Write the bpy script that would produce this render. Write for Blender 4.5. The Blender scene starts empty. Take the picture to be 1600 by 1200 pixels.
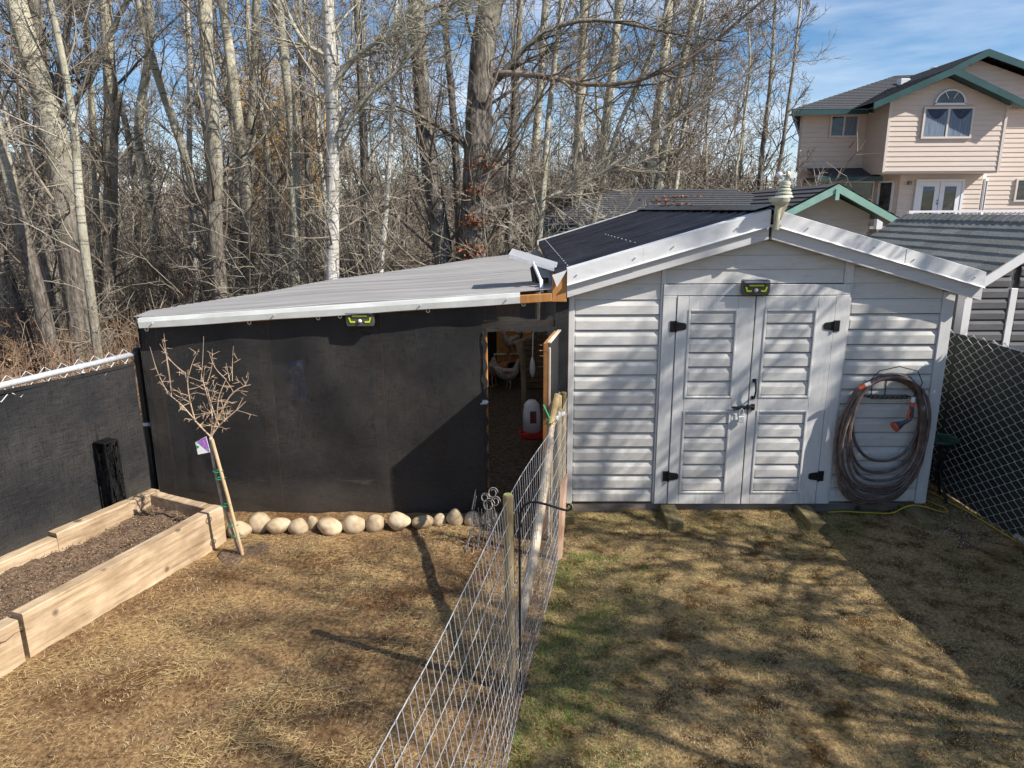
import bpy, bmesh, math, random
import numpy as np
from mathutils import Vector, Matrix
S = bpy.context.scene
COL = S.collection
R = math.radians
rnd = random.Random(7)
rng = np.random.default_rng(11)

# ------------------------------------------------------------------ camera
cam_d = bpy.data.cameras.new('camera'); cam = bpy.data.objects.new('camera', cam_d); COL.objects.link(cam)
cam_d.sensor_width = 36.0; cam_d.lens = 36.0*1095/1600
right = Vector((0.99990681, 0.0124172, -0.00567337)); fwd = Vector((-0.01341321, 0.97094266, -0.23893607)); fwd.normalize()
right = (right - fwd*right.dot(fwd)).normalized(); up = right.cross(fwd)
M = Matrix(((right.x, up.x, -fwd.x, 0), (right.y, up.y, -fwd.y, 0), (right.z, up.z, -fwd.z, 2.7), (0, 0, 0, 1)))
cam.matrix_world = M
cam_d.clip_start = 0.05; cam_d.clip_end = 3000
S.camera = cam

# ------------------------------------------------------------------ light
SUN = Vector((1.37, -0.60, 1.27)).normalized()
el = math.asin(SUN.z); az = math.atan2(SUN.x, SUN.y)
W = bpy.data.worlds.new('World'); S.world = W; W.use_nodes = True
wn = W.node_tree.nodes; wl = W.node_tree.links; wn.clear()
wo = wn.new('ShaderNodeOutputWorld'); bg = wn.new('ShaderNodeBackground'); sky = wn.new('ShaderNodeTexSky')
sky.sky_type = 'NISHITA'; sky.sun_disc = False; sky.sun_elevation = el; sky.sun_rotation = az
sky.air_density = 1.0; sky.dust_density = 0.3; sky.ozone_density = 3.2; sky.altitude = 700
bg.inputs['Strength'].default_value = 0.088
tc = wn.new('ShaderNodeTexCoord'); mp = wn.new('ShaderNodeMapping'); mp.inputs['Scale'].default_value = (1.2, 1.2, 6.5)
mp.inputs['Rotation'].default_value = (0.18, 0.1, 0.5)
nz = wn.new('ShaderNodeTexNoise'); nz.inputs['Scale'].default_value = 1.6; nz.inputs['Detail'].default_value = 7; nz.inputs['Roughness'].default_value = 0.55
cr = wn.new('ShaderNodeValToRGB'); cr.color_ramp.elements[0].position = 0.45; cr.color_ramp.elements[1].position = 0.72
cr.color_ramp.elements[0].color = (0, 0, 0, 1); cr.color_ramp.elements[1].color = (0.75, 0.75, 0.75, 1)
mx = wn.new('ShaderNodeMixRGB'); mx.inputs[2].default_value = (7.5, 8.0, 8.8, 1)
wl.new(tc.outputs['Generated'], mp.inputs[0]); wl.new(mp.outputs[0], nz.inputs[0]); wl.new(nz.outputs[0], cr.inputs[0])
wl.new(cr.outputs[0], mx.inputs[0]); hs_w = wn.new('ShaderNodeHueSaturation'); hs_w.inputs['Saturation'].default_value = 1.18; hs_w.inputs['Value'].default_value = 1.0; wl.new(sky.outputs[0], hs_w.inputs['Color']); wl.new(hs_w.outputs[0], mx.inputs[1]); wl.new(mx.outputs[0], bg.inputs[0]); wl.new(bg.outputs[0], wo.inputs[0])
sd = bpy.data.lights.new('sun', 'SUN'); so = bpy.data.objects.new('sun', sd); COL.objects.link(so)
sd.energy = 5.0; sd.angle = R(0.53); sd.color = (1.0, 0.945, 0.86)
so.rotation_euler = SUN.to_track_quat('Z', 'Y').to_euler(); so.location = (20, -10, 25)
S.view_settings.view_transform = 'Standard'; S.view_settings.look = 'None'; S.view_settings.gamma = 1; S.view_settings.exposure = 0.66
S.view_settings.use_curve_mapping = False
S.render.engine = 'CYCLES'
S.cycles.max_bounces = 6; S.cycles.transparent_max_bounces = 12; S.cycles.diffuse_bounces = 3; S.cycles.glossy_bounces = 2

# ------------------------------------------------------------------ mesh helpers
WP = {}
class MB:
    def __init__(s): s.v = []; s.f = []
    def poly(s, pts): b = len(s.v); s.v += [tuple(p) for p in pts]; s.f.append(tuple(range(b, b+len(pts)))); return s
    def grid(s, rows, closed=False):           # rows of equal length lists of points
        b = len(s.v); n = len(rows[0])
        for r in rows: s.v += [tuple(p) for p in r]
        for i in range(len(rows)-1):
            for j in range(n if closed else n-1):
                k = (j+1) % n
                s.f.append((b+i*n+j, b+i*n+k, b+(i+1)*n+k, b+(i+1)*n+j))
        return s
    def box(s, x0, x1, y0, y1, z0, z1):
        return s.hexa([(x0,y0,z0),(x1,y0,z0),(x1,y1,z0),(x0,y1,z0),(x0,y0,z1),(x1,y0,z1),(x1,y1,z1),(x0,y1,z1)])
    def hexa(s, p):
        b = len(s.v); s.v += [tuple(q) for q in p]
        s.f += [(b,b+3,b+2,b+1),(b+4,b+5,b+6,b+7),(b,b+1,b+5,b+4),(b+1,b+2,b+6,b+5),(b+2,b+3,b+7,b+6),(b+3,b,b+4,b+7)]
        return s
    def prism(s, pts, d):                      # planar polygon pts extruded by vector d
        b = len(s.v); n = len(pts); d = Vector(d)
        s.v += [tuple(p) for p in pts] + [tuple(Vector(p)+d) for p in pts]
        s.f.append(tuple(range(b, b+n))); s.f.append(tuple(range(b+2*n-1, b+n-1, -1)))
        for i in range(n): j = (i+1) % n; s.f.append((b+i, b+n+i, b+n+j, b+j))
        return s
    def bar(s, a, b_, w, h, upv=(0, 0, 1)):     # rectangular beam a->b, w sideways, h along up
        a = Vector(a); b_ = Vector(b_); t = (b_-a).normalized(); u = Vector(upv); sd_ = t.cross(u).normalized(); u = sd_.cross(t).normalized()
        sd_ *= w/2; u *= h/2
        return s.hexa([a-sd_-u, b_-sd_-u, b_+sd_-u, a+sd_-u, a-sd_+u, b_-sd_+u, b_+sd_+u, a+sd_+u])
    def tube(s, pts, r, n=8, cap=True, flat=1.0):
        pts = [Vector(p) for p in pts]; N = len(pts)
        rr = r if hasattr(r, '__len__') else [r]*N
        ref = None; rows = []
        for i in range(N):
            t = (pts[min(i+1, N-1)]-pts[max(i-1, 0)]).normalized()
            if ref is None: ref = Vector((0,0,1)) if abs(t.z) < .9 else Vector((1,0,0))
            a = (ref - t*ref.dot(t)).normalized(); b = t.cross(a); ref = a
            rows.append([pts[i]+(a*math.cos(q)*flat+b*math.sin(q))*rr[i] for q in [2*math.pi*k/n for k in range(n)]])
        b0 = len(s.v); s.grid(rows, True)
        if cap:
            s.f.append(tuple(range(b0, b0+n))[::-1]); e = b0+(N-1)*n; s.f.append(tuple(range(e, e+n)))
        return s
    def lathe(s, c, prof, n=16):               # prof [(r,z)]
        rows = [[(c[0]+r*math.cos(q), c[1]+r*math.sin(q), c[2]+z) for q in [2*math.pi*k/n for k in range(n)]] for r, z in prof]
        b0 = len(s.v); s.grid(rows, True)
        s.f.append(tuple(range(b0, b0+n))[::-1]); e = b0+(len(prof)-1)*n; s.f.append(tuple(range(e, e+n)))
        return s
    def mesh(s, name, mat, bevel=0, smooth=False):
        m = bpy.data.meshes.new(name); m.from_pydata(s.v, [], s.f); m.update()
        bm = bmesh.new(); bm.from_mesh(m)
        bmesh.ops.recalc_face_normals(bm, faces=bm.faces)
        if bevel: bmesh.ops.bevel(bm, geom=bm.edges[:], offset=bevel, segments=1, affect='EDGES', profile=.6)
        bm.to_mesh(m); bm.free()
        if mat: m.materials.append(mat)
        if smooth:
            for p in m.polygons: p.use_smooth = True
        return m

def link(name, mesh, parent=None, loc=(0,0,0)):
    o = bpy.data.objects.new(name, mesh); COL.objects.link(o)
    pl = WP[parent.name] if parent else Vector((0,0,0))
    o.location = Vector(loc)-pl
    if parent: o.parent = parent
    WP[o.name] = Vector(loc)
    return o
def build(mb, name, mat, parent=None, bevel=0, smooth=False, loc=(0,0,0)):
    return link(name, mb.mesh(name, mat, bevel, smooth), parent, loc)
def tag(o, label=None, cat=None, group=None, kind=None):
    if label: o['label'] = label
    if cat: o['category'] = cat
    if group: o['group'] = group
    if kind: o['kind'] = kind
    return o
def thing(name, loc, label, cat, group=None):
    o = bpy.data.objects.new(name, None); COL.objects.link(o); o.location = loc; o.empty_display_size = .1
    WP[o.name] = Vector(loc)
    return tag(o, label, cat, group)
def fast_mesh(name, V, F, mat, smooth=False):
    """V (n,3) float, F (m,k) int with constant k"""
    m = bpy.data.meshes.new(name); V = np.asarray(V, dtype=np.float32); F = np.asarray(F, dtype=np.int32); k = F.shape[1]
    m.vertices.add(len(V)); m.vertices.foreach_set('co', V.ravel())
    m.loops.add(F.size); m.loops.foreach_set('vertex_index', F.ravel())
    m.polygons.add(len(F)); m.polygons.foreach_set('loop_start', np.arange(len(F), dtype=np.int32)*k)
    try: m.polygons.foreach_set('loop_total', np.full(len(F), k, dtype=np.int32))
    except Exception: pass
    if smooth: m.polygons.foreach_set('use_smooth', np.ones(len(F), dtype=bool))
    m.update(calc_edges=True); m.validate()
    if mat: m.materials.append(mat)
    return m

# ------------------------------------------------------------------ materials
def new_mat(name):
    m = bpy.data.materials.new(name); m.use_nodes = True; nt = m.node_tree
    return m, nt, nt.nodes['Principled BSDF']
def ramp(nt, stops):
    r = nt.nodes.new('ShaderNodeValToRGB'); e = r.color_ramp.elements
    while len(e) < len(stops): e.new(.5)
    for i, (p, c) in enumerate(stops): e[i].position = p; e[i].color = (*c, 1) if len(c) == 3 else c
    return r
def coords(nt, scale=(1,1,1), kind='Object'):
    t = nt.nodes.new('ShaderNodeTexCoord'); m = nt.nodes.new('ShaderNodeMapping'); m.inputs['Scale'].default_value = scale
    nt.links.new(t.outputs[kind], m.inputs[0]); return m.outputs[0]
def wcoords(nt, scale=(1,1,1)):
    t = nt.nodes.new('ShaderNodeNewGeometry'); m = nt.nodes.new('ShaderNodeMapping'); m.inputs['Scale'].default_value = scale
    nt.links.new(t.outputs['Position'], m.inputs[0]); return m.outputs[0]
def noise(nt, vec, scale, detail=5, rough=.6):
    n = nt.nodes.new('ShaderNodeTexNoise'); n.inputs['Scale'].default_value = scale; n.inputs['Detail'].default_value = detail; n.inputs['Roughness'].default_value = rough
    nt.links.new(vec, n.inputs['Vector']); return n.outputs[0]
def mixc(nt, f, a, b, mode='MIX'):
    m = nt.nodes.new('ShaderNodeMixRGB'); m.blend_type = mode
    for i, x in ((0, f), (1, a), (2, b)):
        if isinstance(x, (int, float)): m.inputs[i].default_value = x
        elif isinstance(x, tuple): m.inputs[i].default_value = (*x, 1)
        else: nt.links.new(x, m.inputs[i])
    return m.outputs[0]
def bump(nt, p, h, strength=.4, dist=.01):
    b = nt.nodes.new('ShaderNodeBump'); b.inputs['Strength'].default_value = strength; b.inputs['Distance'].default_value = dist
    nt.links.new(h, b.inputs['Height']); nt.links.new(b.outputs[0], p.inputs['Normal'])
def objrand(nt):
    return nt.nodes.new('ShaderNodeObjectInfo').outputs['Random']
def simple(name, cols, scale=8, stretch=(1,1,1), rough=.7, bstr=.2, bdist=.004, metal=0, spec=.4, world=False, detail=6, lo=.3, hi=.7, rand=0):
    m, nt, p = new_mat(name)
    vec = wcoords(nt, stretch) if world else coords(nt, stretch)
    n = noise(nt, vec, scale, detail)
    stops = [(lo+(hi-lo)*i/max(1, len(cols)-1), c) for i, c in enumerate(cols)]
    if len(cols) == 1: stops = [(0, cols[0]), (1, cols[0])]
    r = ramp(nt, stops); nt.links.new(n, r.inputs[0]); c = r.outputs[0]
    if rand:
        a = nt.nodes.new('ShaderNodeMath'); a.operation = 'MULTIPLY_ADD'; nt.links.new(objrand(nt), a.inputs[0]); a.inputs[1].default_value = 2*rand; a.inputs[2].default_value = 1-rand
        hs = nt.nodes.new('ShaderNodeHueSaturation'); nt.links.new(a.outputs[0], hs.inputs['Value']); nt.links.new(c, hs.inputs['Color']); c = hs.outputs[0]
    nt.links.new(c, p.inputs['Base Color']); p.inputs['Roughness'].default_value = rough
    p.inputs['Metallic'].default_value = metal; p.inputs['Specular IOR Level'].default_value = spec
    if bstr: bump(nt, p, n, bstr, bdist)
    return m
MT = {}
MT['siding'] = simple('grey_white_vinyl', [(.53,.51,.485),(.62,.60,.565),(.575,.555,.525)], 6, (1,1,4), .55, .05, rand=.05, world=True)
MT['door'] = simple('painted_door_board', [(.57,.56,.545),(.66,.65,.635),(.615,.605,.595)], 5, (6,6,.8), .5, .12, .002, rand=.03, world=True)
def add_grime(m, z1=.45, colr=(.20,.17,.13), amt=.55):
    nt = m.node_tree; p = nt.nodes['Principled BSDF']; src = p.inputs['Base Color'].links[0].from_socket; g = wcoords(nt)
    n = noise(nt, wcoords(nt, (2, 2, .7)), 5, 7, .7); sp = nt.nodes.new('ShaderNodeSeparateXYZ'); nt.links.new(g, sp.inputs[0])
    mr = nt.nodes.new('ShaderNodeMapRange'); mr.inputs[1].default_value = .05; mr.inputs[2].default_value = z1; mr.inputs[3].default_value = 1; mr.inputs[4].default_value = .12; nt.links.new(sp.outputs[2], mr.inputs[0])
    r = ramp(nt, [(.45, (0,0,0)), (.70, (amt,)*3)]); nt.links.new(n, r.inputs[0]); nt.links.new(mixc(nt, mixc(nt, 1, r.outputs[0], mr.outputs[0], 'MULTIPLY'), src, colr), p.inputs['Base Color'])
add_grime(MT['siding']); add_grime(MT['door'])
MT['fascia'] = simple('white_metal_flashing', [(.62,.62,.63),(.74,.735,.73),(.68,.675,.68)], 4, (1,1,3), .38, .08, .003, world=True)
MT['rake'] = simple('painted_rake_board', [(.50,.49,.48),(.62,.61,.60),(.56,.55,.55)], 7, (.6,1,9), .6, .2, .002, world=True)
MT['black_iron'] = simple('black_iron', [(.012,.012,.014),(.03,.03,.032)], 40, rough=.45, bstr=.2, bdist=.001, metal=.3)
MT['black_corr'] = simple('black_corrugated_sheet', [(.009,.010,.014),(.026,.027,.036)], 3, rough=.26, bstr=.05, world=True)
MT['galv'] = simple('galvanised_steel', [(.44,.46,.49),(.66,.68,.71)], 30, rough=.42, bstr=.1, bdist=.001, metal=.25)
MT['mesh_wire'] = simple('pale_mesh_wire', [(.50,.50,.50),(.68,.68,.68)], 30, rough=.5, bstr=0, metal=.1)
MT['bollard'] = simple('matt_black_bollard', [(.004,.004,.005),(.010,.010,.011)], 30, rough=.6, bstr=0, spec=.2)
MT['galv_dull'] = simple('dull_galvanised_wire', [(.28,.28,.28),(.46,.46,.47)], 20, rough=.6, bstr=0, metal=.25, world=True)
MT['white_plastic'] = simple('white_plastic', [(.70,.70,.70),(.78,.78,.78)], 5, rough=.4, bstr=0)
MT['beige_plastic'] = simple('weathered_beige_plastic', [(.36,.36,.27),(.50,.50,.41),(.56,.56,.48)], 9, rough=.5, bstr=.05)
MT['grime'] = simple('weathered_beige_pole', [(.18,.17,.10),(.42,.40,.28),(.5,.48,.36)], 14, (1,1,.4), .6, .1)
MT['rail_black'] = simple('black_painted_steel', [(.012,.012,.014),(.028,.028,.03)], 12, rough=.4, bstr=0, metal=.2)
MT['red'] = simple('red_plastic', [(.55,.012,.015),(.66,.02,.02)], 5, rough=.35, bstr=0)
MT['milky'] = simple('milky_plastic', [(.62,.62,.64),(.72,.72,.74)], 7, rough=.35, bstr=0)
MT['dark_glass'] = simple('dark_glass', [(.012,.014,.018),(.02,.022,.028)], 2, rough=.06, bstr=0, spec=.6)
MT['green_tie'] = simple('green_tie_tape', [(.0,.22,.10),(.0,.30,.14)], 5, rough=.5, bstr=0)
MT['yellow_cord'] = simple('yellow_cord', [(.55,.42,.02),(.68,.52,.04)], 12, rough=.5, bstr=0)
MT['green_metal'] = simple('dark_green_metal', [(.012,.05,.045),(.02,.075,.065)], 12, rough=.4, bstr=0)
MT['cream_flash'] = simple('cream_metal_flashing', [(.56,.57,.54),(.70,.71,.68)], 5, rough=.4, bstr=.1, bdist=.004, world=True)
MT['label_dark'] = simple('dark_printed_label', [(.05,.03,.03),(.30,.05,.05)], 30, rough=.5, bstr=0)
MT['blue_bag'] = simple('blue_bag', [(.03,.12,.5),(.05,.2,.7),(.8,.8,.8)], 7, rough=.5, bstr=0, world=True, lo=.35, hi=.65)
MT['panel_grey'] = simple('grey_panel_glass', [(.30,.31,.33),(.38,.39,.41)], 5, rough=.2, bstr=0)
MT['purple'] = simple('purple_print', [(.18,.04,.28),(.34,.12,.45),(.50,.30,.60)], 60, rough=.5, bstr=0, world=True)
MT['sap_bark'] = simple('young_bark', [(.22,.16,.13),(.38,.30,.25),(.5,.45,.4)], 30, rough=.7, bstr=.1)
MT['sap_twig'] = simple('young_twigs', [(.36,.24,.15),(.52,.38,.26),(.60,.47,.34)], 30, rough=.7, bstr=0)
MT['stake'] = simple('bamboo_stake', [(.45,.31,.17),(.58,.43,.26)], 12, rough=.6, bstr=.05)
MT['post_top'] = simple('greenish_post_top', [(.42,.40,.12),(.52,.50,.18)], 30, rough=.7, bstr=.1)
MT['iron_grey'] = simple('weathered_iron', [(.10,.09,.085),(.24,.22,.21),(.34,.33,.32)], 50, rough=.5, bstr=0, metal=.3)
MT['orange_plastic'] = simple('orange_plastic', [(.50,.09,.03),(.62,.13,.05)], 6, rough=.4, bstr=0)
MT['grey_plastic'] = simple('grey_plastic', [(.05,.055,.06),(.09,.095,.10)], 6, rough=.45, bstr=0)
MT['green_post'] = simple('dull_green_post', [(.05,.075,.065),(.10,.13,.12)], 10, rough=.5, bstr=0)
MT['curtain_dark'] = simple('dark_blue_valance', [(.02,.03,.06),(.05,.07,.12)], 8, rough=.8, bstr=0, world=True)
MT['litter'] = simple('coop_litter', [(.018,.013,.009),(.07,.05,.034),(.13,.095,.06)], 22, rough=.95, bstr=.8, bdist=.03, world=True)
MT['soil'] = simple('dark_bed_soil', [(.05,.03,.018),(.14,.09,.055),(.25,.175,.115)], 34, rough=.95, bstr=.9, bdist=.03, world=True)

def wood(name, a, b, c, axis_scale=(1, 12, 12), scale=2.2, rough=.75, knots=True, world=True, rand=.08, rot=None):
    m, nt, p = new_mat(name)
    if rot is not None:
        g0_ = wcoords(nt); g0_.node.inputs['Rotation'].default_value = (0, 0, rot); mm = nt.nodes.new('ShaderNodeMapping'); mm.inputs['Scale'].default_value = axis_scale; nt.links.new(g0_, mm.inputs[0]); vec = mm.outputs[0]
    else: vec = wcoords(nt, axis_scale) if world else coords(nt, axis_scale)
    n = noise(nt, vec, scale, 8, .65)
    r = ramp(nt, [(.28, a), (.5, b), (.72, c)]); nt.links.new(n, r.inputs[0]); col = r.outputs[0]
    if knots:
        v2 = wcoords(nt, (1, 1, 1)) if world else coords(nt)
        vo = nt.nodes.new('ShaderNodeTexVoronoi'); vo.inputs['Scale'].default_value = 3.4; nt.links.new(v2, vo.inputs['Vector'])
        kr = ramp(nt, [(.0, (1,1,1)), (.085, (.8,.8,.8)), (.13, (0,0,0))]); nt.links.new(vo.outputs['Distance'], kr.inputs[0])
        col = mixc(nt, kr.outputs[0], col, tuple(x*.35 for x in a))
    n2 = noise(nt, wcoords(nt, (1,1,1)), 3.1, 4)
    r2 = ramp(nt, [(.35, (.66,.62,.58)), (.65, (1.06,1.06,1.06))]); nt.links.new(n2, r2.inputs[0])
    col = mixc(nt, 1.0, col, r2.outputs[0], 'MULTIPLY')
    nt.links.new(col, p.inputs['Base Color']); p.inputs['Roughness'].default_value = rough; bump(nt, p, n, .35, .004)
    return m
MT['cedar_leaf'] = simple('cedar_foliage', [(.02,.04,.015),(.05,.09,.03)], 9, rough=.8, bstr=0, world=True)
MT['cedar'] = wood('raw_timber', (.27,.18,.10), (.48,.355,.225), (.62,.495,.35), (13, 1.1, 13), 2.2, rot=R(19))
MT['plank_pink'] = wood('pink_cedar_plank', (.42,.24,.15), (.56,.36,.25), (.62,.43,.31), (14,14,1.5), 2)
MT['orange_wood'] = wood('orange_stained_wood', (.30,.13,.035), (.46,.21,.06), (.54,.28,.10), (14,14,1.2), 2)
MT['pale_wood'] = wood('pale_cut_wood', (.55,.42,.32), (.68,.56,.46), (.72,.62,.52), (9,9,1.5), 2, knots=False)
MT['post_wood'] = wood('treated_post_wood', (.24,.17,.08), (.36,.27,.13), (.44,.34,.18), (16,16,1.6), 2)
MT['log'] = wood('peeled_log', (.34,.26,.18), (.50,.41,.30), (.62,.53,.42), (14,3,3), 3)
MT['coop_log'] = wood('grey_log', (.16,.12,.08), (.26,.20,.14), (.34,.27,.2), (8,8,2), 3)
MT['old_wood'] = wood('weathered_skid_wood', (.10,.08,.035), (.21,.17,.075), (.30,.25,.13), (12,2,12), 3)
MT['skirt'] = wood('weathered_skirt_board', (.13,.11,.095), (.22,.19,.165), (.28,.25,.22), (1.5,12,12), 3)
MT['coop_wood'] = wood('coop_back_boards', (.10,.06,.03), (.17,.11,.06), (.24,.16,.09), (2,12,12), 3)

def fabric(name, base, alpha, scale=160):
    m, nt, p = new_mat(name)
    vec = wcoords(nt, (1,1,1))
    n = noise(nt, wcoords(nt, (14, 14, 45)), 6, 4, .7); n2 = noise(nt, vec, 1.3, 5, .6); n3 = noise(nt, wcoords(nt, (3, 3, 30)), 3, 4, .6)
    r = ramp(nt, [(.3, tuple(x*.55 for x in base)), (.7, tuple(x*1.5 for x in base))]); nt.links.new(n, r.inputs[0])
    wv = mixc(nt, 1, noise(nt, wcoords(nt, (5, 5, 90)), 2, 2, .5), noise(nt, wcoords(nt, (90, 90, 5)), 2, 2, .5), 'ADD'); rw = ramp(nt, [(.80, (.55,.55,.55)), (1.0, (1,1,1))]); rw.color_ramp.elements[1].color = (1.5,1.5,1.5,1); nt.links.new(wv, rw.inputs[0])
    r2 = ramp(nt, [(.36, (.62,.63,.66)), (.5, (1,1,1)), (.64, (1.7,1.58,1.42))]); nt.links.new(n2, r2.inputs[0])
    col = mixc(nt, 1, mixc(nt, 1, r.outputs[0], rw.outputs[0], 'MULTIPLY'), r2.outputs[0], 'MULTIPLY')
    r3 = ramp(nt, [(.56, (0,0,0)), (.80, (.16,.16,.16))]); nt.links.new(n3, r3.inputs[0])
    col = mixc(nt, r3.outputs[0], col, (.16,.15,.14))
    nt.links.new(col, p.inputs['Base Color']); p.inputs['Roughness'].default_value = .62; p.inputs['Specular IOR Level'].default_value = .35
    bump(nt, p, n, .7, .004)
    spz = nt.nodes.new('ShaderNodeSeparateXYZ'); nt.links.new(vec, spz.inputs[0]); dn_ = nt.nodes.new('ShaderNodeMath'); dn_.operation = 'MULTIPLY_ADD'; nt.links.new(n2, dn_.inputs[0]); dn_.inputs[1].default_value = -.5; nt.links.new(spz.outputs[2], dn_.inputs[2])
    mrz = nt.nodes.new('ShaderNodeMapRange'); mrz.inputs[1].default_value = -.22; mrz.inputs[2].default_value = .16; mrz.inputs[3].default_value = .45; mrz.inputs[4].default_value = 0; nt.links.new(dn_.outputs[0], mrz.inputs[0])
    nt.links.new(mixc(nt, mrz.outputs[0], col, (.10,.08,.06)), p.inputs['Base Color'])
    if alpha:
        tr = nt.nodes.new('ShaderNodeBsdfTransparent'); ms = nt.nodes.new('ShaderNodeMixShader'); ms.inputs[0].default_value = 1-alpha
        out = nt.nodes['Material Output']; nt.links.new(tr.outputs[0], ms.inputs[1]); nt.links.new(p.outputs[0], ms.inputs[2]); nt.links.new(ms.outputs[0], out.inputs[0])
    return m
MT['screen'] = fabric('black_shade_fabric', (.021,.020,.0195), .20)
MT['screen2'] = fabric('black_privacy_fabric', (.015,.015,.016), .0)
MT['screen3'] = fabric('black_green_fabric', (.010,.016,.014), .0)

def bark(name, z0, z1, low=((.05,.042,.034),(.17,.145,.12),(.34,.30,.26)), high=((.33,.30,.22),(.53,.49,.37),(.64,.60,.48)), mark=.5, vs=10):
    m, nt, p = new_mat(name)
    g = wcoords(nt, (1,1,1))
    fur = noise(nt, wcoords(nt, (vs, vs, 2.2)), 2.0, 8, .75)
    rl = ramp(nt, [(.36, low[0]), (.5, low[1]), (.66, low[2])]); nt.links.new(fur, rl.inputs[0])
    hn = noise(nt, wcoords(nt, (1.4, 1.4, 1.2)), 2.2, 5, .6)
    rh = ramp(nt, [(.35, high[0]), (.5, high[1]), (.68, high[2])]); nt.links.new(hn, rh.inputs[0])
    mk = noise(nt, wcoords(nt, (2.2, 2.2, 15)), 2.0, 5, .65)
    rm = ramp(nt, [(.56, (0,0,0)), (.64, (mark*1.6,)*3)]); nt.links.new(mk, rm.inputs[0])
    hc = mixc(nt, rm.outputs[0], rh.outputs[0], (.055,.045,.035))
    sp = nt.nodes.new('ShaderNodeSeparateXYZ'); nt.links.new(g, sp.inputs[0])
    wob = noise(nt, g, 1.1, 3)
    ad = nt.nodes.new('ShaderNodeMath'); ad.operation = 'MULTIPLY_ADD'; nt.links.new(wob, ad.inputs[0]); ad.inputs[1].default_value = 2.5; nt.links.new(sp.outputs[2], ad.inputs[2])
    mr = nt.nodes.new('ShaderNodeMapRange'); mr.inputs[1].default_value = z0+1.25; mr.inputs[2].default_value = z1+1.25; nt.links.new(ad.outputs[0], mr.inputs[0])
    nt.links.new(mixc(nt, mr.outputs[0], rl.outputs[0], hc), p.inputs['Base Color'])
    p.inputs['Roughness'].default_value = .9; p.inputs['Specular IOR Level'].default_value = .2
    bump(nt, p, fur, 1.0, .05)
    return m
MT['poplar'] = bark('poplar_bark', 2.0, 5.0)
MT['poplar_pale'] = bark('pale_poplar_bark', 0.5, 3.2, low=((.10,.085,.065),(.24,.21,.165),(.38,.34,.28)), high=((.34,.32,.24),(.50,.47,.36),(.60,.57,.46)))
MT['poplar_dark'] = bark('dark_poplar_bark', 5, 9, low=((.035,.031,.027),(.16,.142,.12),(.38,.35,.31)))
MT['birch'] = bark('white_birch_bark', -3, -1, high=((.50,.47,.41),(.66,.63,.57),(.74,.71,.66)), mark=.62)
MT['twig'] = simple('bare_twigs', [(.085,.066,.050),(.19,.155,.12),(.33,.28,.22)], 1.6, rough=.85, bstr=0, world=True, detail=3)
MT['twig_pale'] = simple('pale_twigs', [(.19,.16,.12),(.34,.30,.235),(.48,.44,.36)], 1.4, rough=.85, bstr=0, world=True, detail=3)
MT['twig_far'] = simple('far_twigs', [(.12,.097,.075),(.23,.19,.15),(.35,.30,.24)], .5, rough=.9, bstr=0, world=True, detail=3)
MT['twig_red'] = simple('reddish_undergrowth', [(.11,.066,.042),(.25,.16,.10),(.40,.29,.20)], 1.2, rough=.9, bstr=0, world=True, detail=3)
MT['willow'] = simple('yellow_willow_twigs', [(.34,.20,.06),(.58,.37,.11),(.68,.47,.17)], 1.2, rough=.9, bstr=0, world=True, detail=3)
MT['leaf'] = simple('fallen_leaves', [(.09,.045,.022),(.22,.12,.06),(.36,.23,.13),(.46,.34,.22)], 9, rough=.85, bstr=0, world=True, detail=2)

# ================================================================== SETTING: ground
def hgt(x, y):
    x = np.asarray(x, dtype=float); y = np.asarray(y, dtype=float)
    return (.010*np.sin(2.3*x+1.1*y+.4)*np.cos(1.7*y-.8*x)+.007*np.sin(5.1*x-3.7*y)+.005*np.sin(9.7*x+7.9*y+1)+.003*np.sin(23*x-17*y)+.0025*np.cos(31*x+27*y))
def fence_x(y): return .29 + (y-5.1)*.1713
def ground_sheet(name, xa, xb, y0, y1, nx, ny, mat, dz=0):
    ys = np.linspace(y0, y1, ny); V = np.zeros((ny, nx, 3))
    for i, y in enumerate(ys):
        x = np.linspace(xa(y), xb(y), nx); V[i, :, 0] = x; V[i, :, 1] = y; V[i, :, 2] = hgt(x, y)+dz
    idx = np.arange(nx*ny).reshape(ny, nx)
    F = np.stack([idx[:-1, :-1], idx[:-1, 1:], idx[1:, 1:], idx[1:, :-1]], -1).reshape(-1, 4)
    o = link(name, fast_mesh(name, V.reshape(-1, 3), F, mat, True)); tag(o, kind='structure'); return o

def m_dirt():
    m, nt, p = new_mat('packed_dirt'); g = wcoords(nt)
    a = noise(nt, g, 34, 8, .75); b = noise(nt, g, 1.6, 5, .6); c = noise(nt, wcoords(nt, (1, 1, 1)), 130, 4, .8)
    r = ramp(nt, [(.34, (.055,.034,.020)), (.46, (.20,.128,.070)), (.58, (.34,.235,.132)), (.70, (.52,.39,.24))]); nt.links.new(a, r.inputs[0])
    r2 = ramp(nt, [(.36, (.62,.50,.40)), (.50, (1.02,.95,.86)), (.64, (1.38,1.30,1.08))]); nt.links.new(b, r2.inputs[0])
    r3 = ramp(nt, [(.35, (.62,.6,.58)), (.68, (1.35,1.35,1.3))]); nt.links.new(c, r3.inputs[0])
    col = mixc(nt, 1, mixc(nt, 1, r.outputs[0], r2.outputs[0], 'MULTIPLY'), r3.outputs[0], 'MULTIPLY')
    nt.links.new(col, p.inputs['Base Color']); p.inputs['Roughness'].default_value = .95; p.inputs['Specular IOR Level'].default_value = .15
    bump(nt, p, a, .9, .03); return m
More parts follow.
